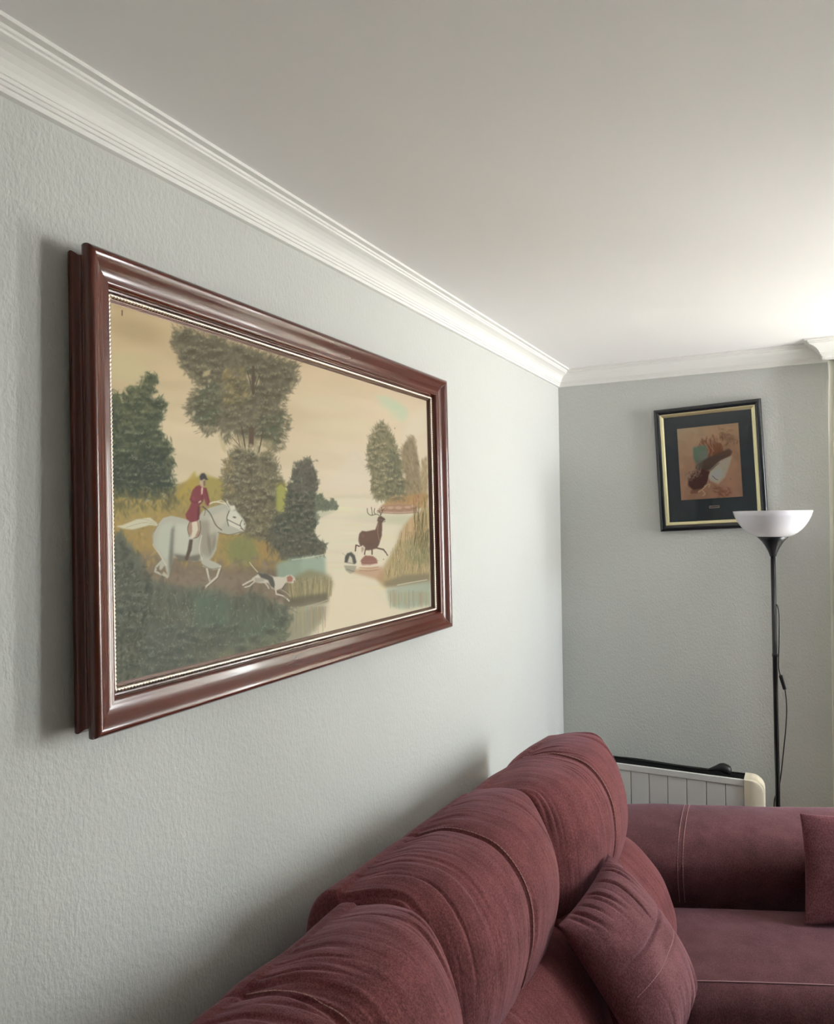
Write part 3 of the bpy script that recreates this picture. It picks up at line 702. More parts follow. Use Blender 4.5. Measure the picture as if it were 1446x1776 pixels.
    for y in (976, 981, 987, 992): p.line([(622, y), (640, y + 1), (655, y - 1)], 1, (206, 180, 156) if y in (981,) else (150, 108, 88), .8)
    p.fill([(622, 928), (627, 923), (634, 924), (650, 921), (653, 912), (655, 906), (662, 907), (662, 918), (661, 932), (656, 948), (652, 954), (640, 957), (632, 957), (624, 950), (621, 940)], br, .8)
    p.line([(655, 912), (654, 925), (657, 940)], 1.6, (146, 112, 90), .8); p.dab(628, 932, 4, 3, 1.2, (126, 92, 78), .5); p.line([(622, 930), (621, 942), (626, 952)], 1, dbr, .8); p.dab(640, 945, 8, 6, 0, (94, 68, 58), .4)
    p.line([(652, 953), (664, 956), (668, 961), (671, 966)], 3, br, 1, False, 1.6); p.line([(644, 955), (644, 964)], 2.4, br, 1, False); p.line([(632, 955), (631, 964)], 2.4, br, 1, False); p.line([(622, 950), (616, 948), (615, 958)], 2.4, br, 1, False)
    p.dab(671, 966, 1, 1, 0, (60, 46, 40), .8); p.dab(664, 973, 1, 1, 0, (80, 60, 50), .8)
    p.fill([(653, 906), (655, 899), (660, 897), (667, 902), (667, 907), (660, 909)], (92, 70, 58), .6); p.line([(654, 903), (666, 905)], 1, (130, 104, 86), .8); p.line([(664, 907), (667, 905)], 1.4, (210, 196, 170), .8)
    an = (88, 70, 56)
    for q in ([(658, 897), (652, 894), (643, 896), (637, 892), (636, 884)], [(645, 895), (644, 888), (643, 882)], [(650, 894), (648, 890), (649, 884)], [(659, 896), (658, 890), (654, 888)], [(659, 896), (662, 890), (661, 882)], [(662, 888), (666, 884)]):
        p.line(q, 1.2, an, .95)
    p.fill([(622, 952), (628, 948), (632, 952), (630, 962), (624, 974), (620, 982), (616, 980), (619, 968)], (214, 202, 180), .8); p.fill([(625, 953), (629, 950), (630, 956), (626, 962)], (172, 148, 128), .8)
    p.fill([(596, 978), (597, 968), (601, 962), (608, 960), (614, 966), (617, 978), (614, 981)], (84, 82, 74), .8); p.fill([(601, 978), (605, 966), (609, 970), (611, 980)], (196, 186, 166), .8); p.line([(592, 962), (598, 966)], 1, (140, 128, 110), .6)
    p.fill([(595, 983), (617, 984), (614, 994), (606, 998), (598, 992)], (150, 144, 126), 1.5, .8); p.line([(596, 982), (622, 983)], 1, (216, 204, 184), .7); p.line([(600, 990), (612, 994)], 1.4, (104, 98, 86), .6)
    # stray mark near the upper left corner and a speck right of the trees
    p.line([(212, 539), (212, 548)], 1.5, (52, 44, 34), 1, False); p.dab(685, 743, .8, 1.4, 0, (90, 80, 64), .8)
    return p

def abstract_art():
    p = Painter(0, 0, 120, 134, 2.4, (186, 142, 108))
    V = math.pi / 2
    gx, gy = p.X[None, :] / 120, p.Y[:, None] / 134
    t = np.clip(gy, 0, 1)[..., None]; u = np.clip(gx, 0, 1)[..., None]
    p.I[:] = (np.array((198, 172, 140.)) * (1 - u) + np.array((192, 158, 124.)) * u) * (1 - t) + np.array((178, 132, 106.)) * t
    for i in range(260):
        x, y = 120 * rng.random(), 134 * rng.random(); c = p.sample(np.array([x]), np.array([y]))[0] + rng.normal(0, 7)
        p.dab(x, y, 8 + 12 * rng.random(), 3 + 5 * rng.random(), rng.random() * 3, c, .4)
    p.foliage([(78, 8), (108, 18), (116, 40), (96, 40), (84, 28)], [(150, 112, 78), (160, 122, 86), (138, 100, 70)], 90, 4, 1.4, None, .4, 8, False)
    p.foliage([(44, 28), (84, 24), (88, 52), (60, 56), (46, 42)], [(142, 84, 56), (160, 98, 66), (128, 76, 52), (172, 120, 84)], 130, 5, 1.6, 1.4, .5, 8, False)
    p.fill([(60, 34), (84, 34), (84, 56), (60, 56)], (146, 84, 56), 4, .75)
    for q in ([(40, 20), (46, 32), (56, 42)], [(52, 30), (60, 44), (58, 52)], [(66, 30), (68, 42), (64, 56)], [(58, 26), (62, 36), (70, 48)]): p.line(q, 1.2, (206, 166, 132), .7)
    p.fill([(30, 38), (55, 35), (58, 52), (54, 62), (34, 66), (30, 58)], (112, 142, 122), 2, .95)
    p.fill([(38, 46), (58, 44), (58, 62), (44, 66)], (138, 146, 134), 4, .7)
    p.fill([(38, 68), (58, 58), (80, 52), (98, 46), (104, 52), (100, 58), (80, 66), (62, 80), (44, 84), (32, 76)], (96, 76, 68), 2.4, .95)
    p.fill([(70, 54), (98, 46), (104, 52), (96, 58), (78, 58)], (122, 84, 62), 3, .7)
    p.fill([(32, 62), (48, 62), (46, 78), (34, 78)], (120, 116, 104), 4, .6)
    p.fill([(18, 92), (28, 82), (46, 78), (60, 84), (56, 100), (44, 114), (26, 116), (16, 106)], (94, 56, 54), 2.2, .95)
    p.foliage([(16, 80), (40, 78), (40, 90), (18, 94)], [(166, 132, 112), (140, 104, 90), (186, 156, 134)], 60, 3, 1.2, None, .6, 8, False)
    p.fill([(62, 80), (80, 66), (104, 58), (98, 74), (88, 96), (74, 108), (58, 100), (56, 92)], (206, 186, 172), 2, .95)
    p.fill([(64, 84), (80, 78), (84, 92), (72, 102), (60, 96)], (222, 208, 198), 3, .7)
    p.line([(62, 82), (72, 74), (78, 70)], 1.5, (110, 96, 86), .7); p.line([(64, 92), (70, 98), (74, 100)], 1.2, (96, 80, 72), .8); p.line([(54, 104), (58, 92), (64, 82)], 1.4, (226, 196, 170), .7)
    for q in ([(34, 120), (42, 116), (50, 110)], [(44, 118), (48, 124), (44, 126)], [(48, 110), (58, 106), (56, 112)]): p.line(q, 2.4, (222, 184, 150), .8)
    p.fill([(20, 116), (36, 114), (34, 122), (20, 122)], (136, 84, 66), 2, .7)
    p.foliage([(58, 112), (90, 118), (96, 130), (76, 132)], [(148, 92, 68), (160, 104, 78)], 60, 4, 1.6, .5, .5, 8, False)
    p.line([(88, 116), (92, 122), (88, 126)], 1, (214, 160, 132), .7); p.dab(98, 100, 1.6, 1.6, 0, (150, 106, 84), .8); p.dab(26, 82, 1, 1, 0, (120, 84, 66), .8)
    p.line([(14, 124), (20, 126), (30, 125)], .8, (140, 92, 70), .4)
    return p

def paint_material(name, attr, rough, coat):
    m = mat(name, (180, 160, 130), rough, coat=coat, spec=0.12)
    n, l, b = nodes(m)
    at = n.new('ShaderNodeVertexColor'); at.layer_name = attr
    l.new(at.outputs['Color'], b.inputs['Base Color'])
    add_bump(m, 260, 0.12, 0.0008)
    return m

def painted_sheet(name, ny, nz, to_world, to_art, painter, gain, m, parent):
    """a fine grid carrying one colour per vertex; to_world(a, b) -> local xyz, to_art(a, b) -> painter coordinates"""
    a, b = np.meshgrid(np.linspace(0, 1, ny), np.linspace(0, 1, nz)); a, b = a.ravel(), b.ravel()
    co = to_world(a, b)
    ax, ay = to_art(a, b)
    c = np.clip(painter.sample(ax, ay), 0, 255) / 255
    c = c + (c.mean(1, keepdims=True) - c) * .15
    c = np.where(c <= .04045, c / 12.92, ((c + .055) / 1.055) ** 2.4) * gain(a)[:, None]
    me = bpy.data.meshes.new(name)
    nf = (ny - 1) * (nz - 1)
    i, j = np.meshgrid(np.arange(ny - 1), np.arange(nz - 1)); k = (j * ny + i).ravel()
    quad = np.stack([k, k + 1, k + 1 + ny, k + ny], 1)
    me.vertices.add(len(co)); me.vertices.foreach_set('co', co.ravel())
    me.loops.add(nf * 4); me.loops.foreach_set('vertex_index', quad.ravel().astype(np.int32))
    me.polygons.add(nf); me.polygons.foreach_set('loop_start', np.arange(0, nf * 4, 4, dtype=np.int32))
    me.update(calc_edges=True)
    att = me.color_attributes.new('paint', 'FLOAT_COLOR', 'POINT')
    att.data.foreach_set('color', np.concatenate([np.clip(c, 0, 1), np.ones((len(c), 1))], 1).ravel())
    me.materials.append(m)
    o = bpy.data.objects.new(name, me); COL.objects.link(o); o.parent = parent
    return o

# ------------------------------------------------------------------ framed pictures
def mitred_rails(root, y0, y1, z0, z1, profile, mats, name, sides=('bottom', 'right', 'top', 'left')):
    """profile: (inset from the outer edge, height off the wall); local x is off the wall, y along it, z up"""
    P = np.array(profile, float); w, h = P[:, 0], P[:, 1]
    cor = {'bl': (y0, z0, 1, 1), 'br': (y1, z0, -1, 1), 'tr': (y1, z1, -1, -1), 'tl': (y0, z1, 1, -1)}
    ring = {k: np.stack([h, cy + sy * w, cz + sz * w], 1) for k, (cy, cz, sy, sz) in cor.items()}
    out = {}
    for s, (a, b) in {'bottom': ('bl', 'br'), 'right': ('br', 'tr'), 'top': ('tr', 'tl'), 'left': ('tl', 'bl')}.items():
        if s not in sides: continue
        v, f = loft([ring[a], ring[b]], True, True)
        o = fix_normals(mesh_obj(name, v, f, mats[s in ('left', 'right')], root, False, False))
        out[s] = o
    return out

def rope(root, p0, p1, r, pitch, name='rope_trim'):
    p0, p1 = np.array(p0, float), np.array(p1, float); L = np.linalg.norm(p1 - p0); t = (p1 - p0) / L
    n = int(L / (pitch / 4)); K = 8
    s = np.linspace(0, L, n + 1); th = np.linspace(0, 2 * math.pi, K, endpoint=False)
    u = np.array([1.0, 0, 0]); w = np.cross(t, u)
    S, T = np.meshgrid(s, th, indexing='ij')
    R = r * (0.80 + 0.24 * np.cos(2 * T - 2 * math.pi * S / pitch))
    V = p0 + S[..., None] * t + (R * np.cos(T))[..., None] * u + (R * np.sin(T))[..., None] * w
    v, f = loft(list(V), True, True)
    return mesh_obj(name, v, f, M['rope'], root, True, False)

# --- the large landscape
FW, FH = 1.432, 0.826
big = thing('framed_painting', 'large hunting landscape painting in a glossy dark mahogany frame on the textured wall', 'painting', (X_LEFT + 0.0075, 1.5835, 1.7585))
big.rotation_euler = Euler((-0.0012, -0.0110, 0.0036), 'XYZ')
PROF = [(.005, 0), (.0036, .006), (.0042, .010), (.0075, .0145), (.0110, .0190), (.0124, .0250), (.0108, .0310), (.005, .0350), (.0012, .0385), (0, .0430), (0, .0500), (.0012, .0552), (.004, .0587),
        (.008, .060), (.012, .0595), (.017, .0572), (.023, .0525), (.029, .0480), (.035, .0450), (.041, .0436), (.046, .0432), (.050, .0432), (.053, .0422), (.0555, .0392), (.0572, .035), (.0575, .029),
        (.0605, .0285), (.061, .0245), (.0612, 0)]
for o in mitred_rails(big, -FW / 2, FW / 2, -FH / 2, FH / 2, PROF, (M['wood'], M['wood_v']), 'frame_rail').values():
    for pg in o.data.polygons: pg.use_smooth = len(pg.vertices) == 4
    md = o.modifiers.new('edge', 'EDGE_SPLIT'); md.split_angle = math.radians(38)
SLIP = [(.0613, 0), (.0613, .0245), (.0700, .0230), (.0704, .0215), (.0720, .0210), (.0724, .0190), (.0738, .0188), (.0742, .0166), (.0755, .0162), (.0757, 0)]
mitred_rails(big, -FW / 2, FW / 2, -FH / 2, FH / 2, SLIP, (M['fillet'], M['fillet']), 'inner_slip')
RI, RX, RR = 0.0660, 0.0258, 0.0046
ya, yb, za, zb = -FW / 2 + RI, FW / 2 - RI, -FH / 2 + RI, FH / 2 - RI
for a, b in (((RX, ya, za), (RX, yb, za)), ((RX, yb, za), (RX, yb, zb)), ((RX, yb, zb), (RX, ya, zb)), ((RX, ya, zb), (RX, ya, za))):
    rope(big, a, b, RR, 0.0072)
CI = 0.0748
cy0, cy1, cz0, cz1 = -FW / 2 + CI, FW / 2 - CI, -FH / 2 + CI, FH / 2 - CI
ART = [(188, 524), (741, 694), (203, 1183), (747, 1056)]          # where the four canvas corners lie in the painter's own coordinates
Hm = homography([(0, 1), (1, 1), (0, 0), (1, 0)], ART)
def art_xy(a, b):
    q = Hm @ np.stack([a, b, np.ones_like(a)]); return q[0] / q[2], q[1] / q[2]
M['oil'] = paint_material('oil_paint_on_canvas', 'paint', 0.55, 0.0)
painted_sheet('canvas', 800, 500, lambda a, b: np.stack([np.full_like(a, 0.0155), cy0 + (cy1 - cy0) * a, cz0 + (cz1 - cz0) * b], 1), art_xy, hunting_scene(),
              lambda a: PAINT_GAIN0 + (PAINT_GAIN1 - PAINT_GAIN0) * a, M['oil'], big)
v, f = box_vf(0.0040, 0.0135, cy0 + 0.002, cy1 - 0.002, cz0 + 0.002, cz1 - 0.002)
mesh_obj('backing_board', v, f, M['wood'], big, False, False)

# --- the small abstract picture, hanging crooked on the back wall
PW, PH = 0.475, 0.589
small = thing('framed_picture', 'small crooked abstract picture in a black and gold frame on the back wall', 'picture', (-0.3885, D_BACK - 0.004, 1.9370))
small.rotation_euler = Euler((0, math.radians(-2.3), 0), 'XYZ')
def to_back(o):   # rails are built for a wall facing +x; turn them to face -y
    o.data.transform(Matrix(((0, 1, 0, 0), (-1, 0, 0, 0), (0, 0, 1, 0), (0, 0, 0, 1))))
BP = [(0.0, 0.0), (0.0, 0.016), (0.003, 0.021), (0.008, 0.0235), (0.016, 0.0235), (0.022, 0.0215), (0.026, 0.018), (0.027, 0.0)]
GP = [(0.0272, 0.0), (0.0272, 0.0185), (0.030, 0.0195), (0.036, 0.017), (0.042, 0.0125), (0.0435, 0.0115), (0.0435, 0.0)]
for pr_, mt, nm in ((BP, M['black_frame'], 'frame_rail'), (GP, M['gold'], 'gold_slip')):
    for o in mitred_rails(small, -PW / 2, PW / 2, -PH / 2, PH / 2, pr_, (mt, mt), nm).values():
        to_back(o)
        if nm == 'gold_slip': o['label'] = 'pale gold inner slip'
        for pg in o.data.polygons: pg.use_smooth = len(pg.vertices) == 4
        md = o.modifiers.new('edge', 'EDGE_SPLIT'); md.split_angle = math.radians(40)
mi = 0.042
AX0, AX1, AZ0, AZ1 = -0.1360, 0.1365, -0.1485, 0.1945                # opening of the mount
parts = [box_vf(-PW / 2 + mi, AX0, -0.0075, -0.0045, -PH / 2 + mi, PH / 2 - mi), box_vf(AX1, PW / 2 - mi, -0.0075, -0.0045, -PH / 2 + mi, PH / 2 - mi),
         box_vf(AX0, AX1, -0.0075, -0.0045, -PH / 2 + mi, AZ0), box_vf(AX0, AX1, -0.0075, -0.0045, AZ1, PH / 2 - mi)]
v, f = join_vf(parts)
mesh_obj('mount', v, f, M['mount'], small, False, False)
M['art2'] = paint_material('abstract_paint', 'paint', 0.6, 0.0)
painted_sheet('artwork', 220, 250, lambda a, b: np.stack([AX0 - 0.002 + (AX1 - AX0 + 0.004) * a, np.full_like(a, -0.0040), AZ0 - 0.002 + (AZ1 - AZ0 + 0.004) * b], 1),
              lambda a, b: (a * 119.5, (1 - b) * 133.5), abstract_art(), lambda a: np.full_like(a, ART2_GAIN), M['art2'], small)
v, f = box_vf(-0.012, 0.033, -0.0095, -0.0075, -0.1945, -0.1830)
pq = bevel(mesh_obj('name_plate', v, f, M['brass_plate'], small, False, False), 0.0006, 1)
v, f = box_vf(-0.009, 0.030, -0.0099, -0.0095, -0.1907, -0.1868)
mesh_obj('engraving', v, f, M['plate_ink'], pq, False, False)
v, f = box_vf(-PW / 2 + mi, PW / 2 - mi, -0.0120, -0.0105, -PH / 2 + mi, PH / 2 - mi)
mesh_obj('glass_pane', v, f, M['pane'], small, False, False)
v, f = box_vf(-PW / 2 + 0.01, PW / 2 - 0.01, -0.0035, 0.0, -PH / 2 + 0.01, PH / 2 - 0.01)
mesh_obj('backing_board', v, f, M['mount'], small, False, False)

# ------------------------------------------------------------------ sofa
KS, SDZ = 1.12, -0.054                               # the sofa was measured on a smaller model: size and height correction
def SW(V): return np.asarray(V, float) * KS + [0, 0, SDZ - DATUM]      # model -> room (heights from the datum)
FT = 0.0487                                          # floor level in model units
sofa = thing('sofa', 'burgundy fabric corner sofa with plump headrest cushions along the left wall', 'sofa', (-0.67, 1.79, -DATUM))

def groove(d, w, depth):
    return -depth * np.exp(-(d / w) ** 2)

def cushion(name, E_, M_, y0, y1, off, seams, fold, m, bulge=0.012, nt=230, sub=9, seed=0, label=None, stitch_idx=None, gather=1.0, yaw=0.0):
    """section E_ at the ends fattens to M_ in the middle; swept along y; seams: relative positions of cross seams"""
    Ec, Mc = catmull(np.array(E_) + off, sub), catmull(np.array(M_) + off, sub)
    n = len(Ec); ts = np.linspace(-1, 1, nt); yc, hl = (y0 + y1) / 2, (y1 - y0) / 2
    seg = np.linalg.norm(np.roll(Mc, -1, 0) - Mc, axis=1); s = np.concatenate([[0], np.cumsum(seg)[:-1]])
    rings = []
    for t in ts:
        b = 1 - abs(t) ** 4.0
        sec = Ec + (Mc - Ec) * b + [yaw * t, 0]
        tg = np.roll(sec, -1, 0) - np.roll(sec, 1, 0); nr = np.stack([tg[:, 1], -tg[:, 0]], 1); nr /= np.linalg.norm(nr, axis=1)[:, None]
        ctr = sec.mean(0); sg = np.sign(((sec - ctr) * nr).sum(1).mean()); nr *= sg
        y = yc + hl * t
        g = 0.35 + 0.9 * abs(t) ** 6
        d = np.zeros(n)
        for q in seams:
            dd = abs((t - q) * hl); g += 0.9 * math.exp(-(dd / .05) ** 2); d += groove((t - q) * hl, .006, .006) - .004 * math.exp(-(dd / .03) ** 2)
        wob = 0.012 * vnoise(s * 5, np.full(n, y * 3), seed + 5)
        ridge = vnoise((y + wob + .35 * wob) * 62, s * 3.2 + 7, seed); rid2 = vnoise((y + 2 * wob) * 130, s * 4.5 + 3, seed + 1)
        msk = np.clip(vnoise(np.full(n, y * 9), s * 4.2, seed + 9) * 1.2 + .6, 0, 1) * (.18 + .82 * np.exp(-((s - .13) / .22) ** 2))
        d -= gather * g * fold * msk * (1.5 * np.clip(ridge - .12, 0, 1) ** 1.3 + .7 * np.clip(rid2 - .15, 0, 1))
        d += .006 * vnoise(s * 6, np.full(n, y * 6.5), seed + 2)
        sec = sec + nr * d[:, None]
        rings.append(np.stack([sec[:, 0], np.full(n, y), sec[:, 1]], 1))
    def capr(ring, sgn):
        c = ring.mean(0); out = []
        for k, dy in ((.992, .22), (.965, .55), (.90, .80), (.75, .93), (.5, 1.0), (.25, 1.0), (.06, 1.0)):
            r = c + (ring - c) * k; r[:, 1] = ring[:, 1] + sgn * bulge * dy; out.append(r)
        return out
    A, B = capr(rings[0], -1), capr(rings[-1], 1)
    allr = A[::-1] + rings + B
    v, f = loft(allr, True, True)
    v = SW(v)
    ctr = v.mean(0)
    o = mesh_obj(name, v - ctr, f, m, sofa, True, False)
    o.location = Vector(ctr + [0, 0, DATUM]) - sofa.location
    fix_normals(o)
    if label: o['label'] = label
    # a line of thread stitches beside each cross seam
    for q in seams:
        k = int(np.argmin(abs(ts - q))) + 3
        P = rings[k][stitch_idx[0]:stitch_idx[1]]
        nxt = rings[k].mean(0)
        parts = []
        out_n = P - nxt; out_n /= np.linalg.norm(out_n, axis=1)[:, None]
        Q = P + out_n * .0014
        L = np.concatenate([[0], np.cumsum(np.linalg.norm(np.diff(Q, axis=0), axis=1))])
        pos = 0.0
        while pos + .0075 < L[-1]:
            a_ = np.array([np.interp(pos, L, Q[:, i]) for i in range(3)]); b_ = np.array([np.interp(pos + .0072, L, Q[:, i]) for i in range(3)])
            parts.append(bar(a_, b_, .0010)); pos += .0092
        vv, ff = join_vf(parts)
        st = mesh_obj('stitching', SW(vv) - ctr, ff, M['thread'], o, False, False)
        st['label'] = 'pale thread stitching along the cross seam'
    return o

def bar(a, b, r):
    a, b = np.array(a, float), np.array(b, float); t = (b - a) / np.linalg.norm(b - a)
    u = np.cross(t, [0.3, 0.2, 0.93]); u /= np.linalg.norm(u); w = np.cross(t, u)
    ring = [u * r, w * r, -u * r, -w * r]
    return loft([np.array([a + q for q in ring]), np.array([b + q for q in ring])], True, True)

HE = [(-.790, .980), (-.720, .997), (-.662, .997), (-.628, .968), (-.600, .906), (-.584, .822), (-.589, .733), (-.629, .622), (-.709, .483), (-.775, .385), (-.830, .360), (-.872, .42), (-.888, .60), (-.888, .78), (-.865, .91), (-.830, .965)]
HM = [(-.800, .982), (-.730, 1.008), (-.655, 1.008), (-.595, .988), (-.548, .935), (-.522, .860), (-.525, .750), (-.575, .610), (-.680, .470), (-.765, .375), (-.830, .350), (-.880, .42), (-.900, .60), (-.900, .78), (-.872, .92), (-.830, .970)]
for (a, b, ox, oz, yw, sd, lb) in ((.585, 1.212, .026, .004, .004, 3, 'headrest cushion nearest the camera'), (1.246, 1.855, -.012, .0, .014, 21, 'middle headrest cushion'), (1.890, 2.490, .024, -.008, .012, 40, 'headrest cushion at the far end')):
    cushion('headrest_cushion', HE, HM, a, b, np.array([ox, oz]), [0.02], .0105, M['fab_y'], seed=sd, label=lb, stitch_idx=(0, 62), yaw=yw, bulge=.016)
LE = [(-.610, .672), (-.569, .668), (-.520, .652), (-.475, .615), (-.430, .560), (-.405, .500), (-.390, .440), (-.400, .405), (-.460, .398), (-.600, .398), (-.690, .402), (-.690, .460), (-.655, .530), (-.630, .600), (-.620, .645)]
LM = [(-.610, .682), (-.560, .684), (-.500, .670), (-.450, .632), (-.405, .575), (-.378, .505), (-.362, .440), (-.375, .400), (-.460, .392), (-.600, .392), (-.690, .400), (-.690, .460), (-.655, .530), (-.630, .600), (-.620, .650)]
for (a, b, ox, oz, sd, lb) in ((.585, 1.222, -.045, .012, 60, 'lower back cushion nearest the camera'), (1.240, 1.872, -.045, .012, 75, 'middle lower back cushion'), (1.892, 2.515, .0, .0, 90, 'lower back cushion at the far end')):
    cushion('back_cushion', LE, LM, a, b, np.array([ox, oz]), [], .0062, M['fab_y'], seed=sd, label=lb, nt=170)

def soft_box(name, ux0, ux1, vy0, vy1, z0, z1, r, crown, frame, m, n=26, seed=0, label=None):
    """a box with rounded edges and a crowned top in a rotated floor frame (origin, angle)"""
    O, ang = frame; c, s = math.cos(ang), math.sin(ang)
    bm = bmesh.new(); bmesh.ops.create_cube(bm, size=1.0)
    bmesh.ops.subdivide_edges(bm, edges=bm.edges[:], cuts=n, use_grid_fill=True)
    V = np.array([v.co[:] for v in bm.verts]) * 2
    hx, hy, hz = (ux1 - ux0) / 2, (vy1 - vy0) / 2, (z1 - z0) / 2
    P = V * [hx, hy, hz]
    inner = np.array([hx - r, hy - r, hz - r]); Q = np.clip(P, -inner, inner); d = P - Q
    nn = np.linalg.norm(d, axis=1); k = nn > 1e-9
    P[k] = Q[k] + d[k] / nn[k][:, None] * r
    e = (1 - np.clip(abs(P[:, 0]) / hx, 0, 1) ** 3) * (1 - np.clip(abs(P[:, 1]) / hy, 0, 1) ** 3)
    top = P[:, 2] > 0
    P[top, 2] += crown * e[top] + .004 * e[top] * vnoise(P[top, 0] * 9, P[top, 1] * 9, seed)
    x, y, z = P[:, 0] + (ux0 + ux1) / 2, P[:, 1] + (vy0 + vy1) / 2, P[:, 2] + (z0 + z1) / 2
    W = np.stack([O[0] + c * x - s * y, O[1] + s * x + c * y, z], 1)
    W = SW(W); ctr = W.mean(0)
    for v, p in zip(bm.verts, W - ctr): v.co = p
    bmesh.ops.recalc_face_normals(bm, faces=bm.faces)
    me = bpy.data.meshes.new(name); bm.to_mesh(me); bm.free()
    me.polygons.foreach_set('use_smooth', [True] * len(me.polygons)); me.materials.append(m)
    o = bpy.data.objects.new(name, me); COL.objects.link(o); o.parent = sofa; o.location = Vector(ctr + [0, 0, DATUM]) - sofa.location
    if label: o['label'] = label
    return o

STR = ((0.0, 0.0), 0.0)
soft_box('seat_cushion', -.76, -.10, .585, 1.225, .235, .395, .05, .022, STR, M['fab'], 22, 1, 'seat cushion nearest the camera')
soft_box('seat_cushion', -.76, -.10, 1.238, 1.985, .235, .395, .05, .022, STR, M['fab'], 22, 2, 'middle seat cushion')
ANG = math.radians(22.0)
ARM = ((-0.40, 2.62), ANG)
def arm_w(u, v, z):
    c, s = math.cos(ANG), math.sin(ANG); return (ARM[0][0] + c * u - s * v, ARM[0][1] + s * u + c * v, z)
ch = soft_box('seat_cushion', -.262, .98, -.475, .012, .17, .418, .055, .020, ARM, M['fab'], 34, 5, 'angled chaise seat cushion against the far arm')
# piped seam near the front edge of the chaise seat
us = np.linspace(-.20, .93, 60)
def seat_z(u):
    q = (u - .359) / .621
    return .4185 + .010 * (1 - abs(q) ** 3)
parts = [tube([arm_w(u, -.428, seat_z(u)) for u in us], .0018, 6, 1)]
v, f = join_vf(parts)
sm_ = mesh_obj('piping', SW(v) + [0, 0, DATUM] - np.array(sofa.location) - np.array(ch.location), f, M['piping'], ch, True, False)
sm_['label'] = 'raised seam piped along the near edge of the seat'

# the low rounded arm, angled with the chaise
AS = catmull([(.045, .33), (.022, .43), (-.012, .50), (-.020, .565), (.028, .625), (.115, .655), (.200, .664), (.262, .652), (.298, .605), (.308, .48), (.306, .20), (.300, .11), (.18, .105), (.03, .11), (.02, .20)], 6)
rings = []
for i, u in enumerate(np.linspace(-.275, .98, 90)):
    k = 1.0
    sec = AS.copy(); ctr = sec.mean(0)
    e = min(u + .275, .98 - u); k = 1 - .06 * math.exp(-(e / .02) ** 2)
    sec = ctr + (sec - ctr) * k
    sec[:, 1] += .003 * vnoise(np.full(len(sec), u * 8), sec[:, 0] * 9, 8)
    rings.append(np.array([arm_w(u, a, b) for a, b in sec]))
v, f = loft(rings, True, True); v = SW(v); ctr = v.mean(0)
arm = mesh_obj('armrest', v - ctr, f, M['fab'], sofa, True, False); arm.location = Vector(ctr + [0, 0, DATUM]) - sofa.location
fix_normals(arm)
parts = []
for uu in (.012, .029):
    P = np.array([arm_w(uu + .355 * max(a, -.02), a, b) for a, b in AS]); P = P[(P[:, 2] > .40)]
    c3 = np.array(arm_w(uu + .055, .16, .40)); P = P + (P - c3) / np.linalg.norm(P - c3, axis=1)[:, None] * .0016
    d = np.linalg.norm(np.diff(P, axis=0), axis=1); L = np.concatenate([[0], np.cumsum(d)]); pos = 0
    while pos + .008 < L[-1]:
        a_ = np.array([np.interp(pos, L, P[:, i]) for i in range(3)]); b_ = np.array([np.interp(pos + .008, L, P[:, i]) for i in range(3)])
        if np.linalg.norm(a_ - b_) < .012: parts.append(bar(a_, b_, .0009))
        pos += .0098
v, f = join_vf(parts)
st = mesh_obj('stitching', SW(v) - ctr, f, M['thread'], arm, False, False); st['label'] = 'twin pale stitch lines over the arm'

# carcass: back frame behind the cushions, base, near arm, feet
def carcass(name, b, r=.03, m='fab'):
    v, f = box_vf(*b)
    o = mesh_obj(name, SW(v), f, M[m], sofa); bevel(o, r * KS, 4, 30)
    for p_ in o.data.polygons: p_.use_smooth = True
    return o
carcass('back_frame', (-.985, -.905, .36, 2.72, .10, .795), .035)
carcass('base', (-.90, -.13, .58, 2.02, .09, .228))
c_, s_ = math.cos(ANG), math.sin(ANG)
v, f = box_vf(-.26, .95, -.46, -.0, .09, .165)
v = [arm_w(*q) for q in v]
bevel(mesh_obj('chaise_base', SW(v), f, M['fab'], sofa), .02, 3, 30)
soft_box('armrest', -.90, -.12, .34, .565, .09, .62, .09, .02, STR, M['fab'], 18, 9, 'near armrest')
for x, y in ((-.96, .42), (-.96, 2.64), (-.18, .42), (-.18, 1.92)):
    v, f = lathe([(.026, FT), (.028, FT + .02), (.032, .108)], x, y, 16, True)
    mesh_obj('foot', SW(v), f, M['black_plastic'], sofa)
for u, v_ in ((.85, -.38), (.85, .25)):
    q = arm_w(u, v_, 0)
    v, f = lathe([(.026, FT), (.028, FT + .02), (.032, .108)], q[0], q[1], 16, True)
    mesh_obj('foot', SW(v), f, M['black_plastic'], sofa)

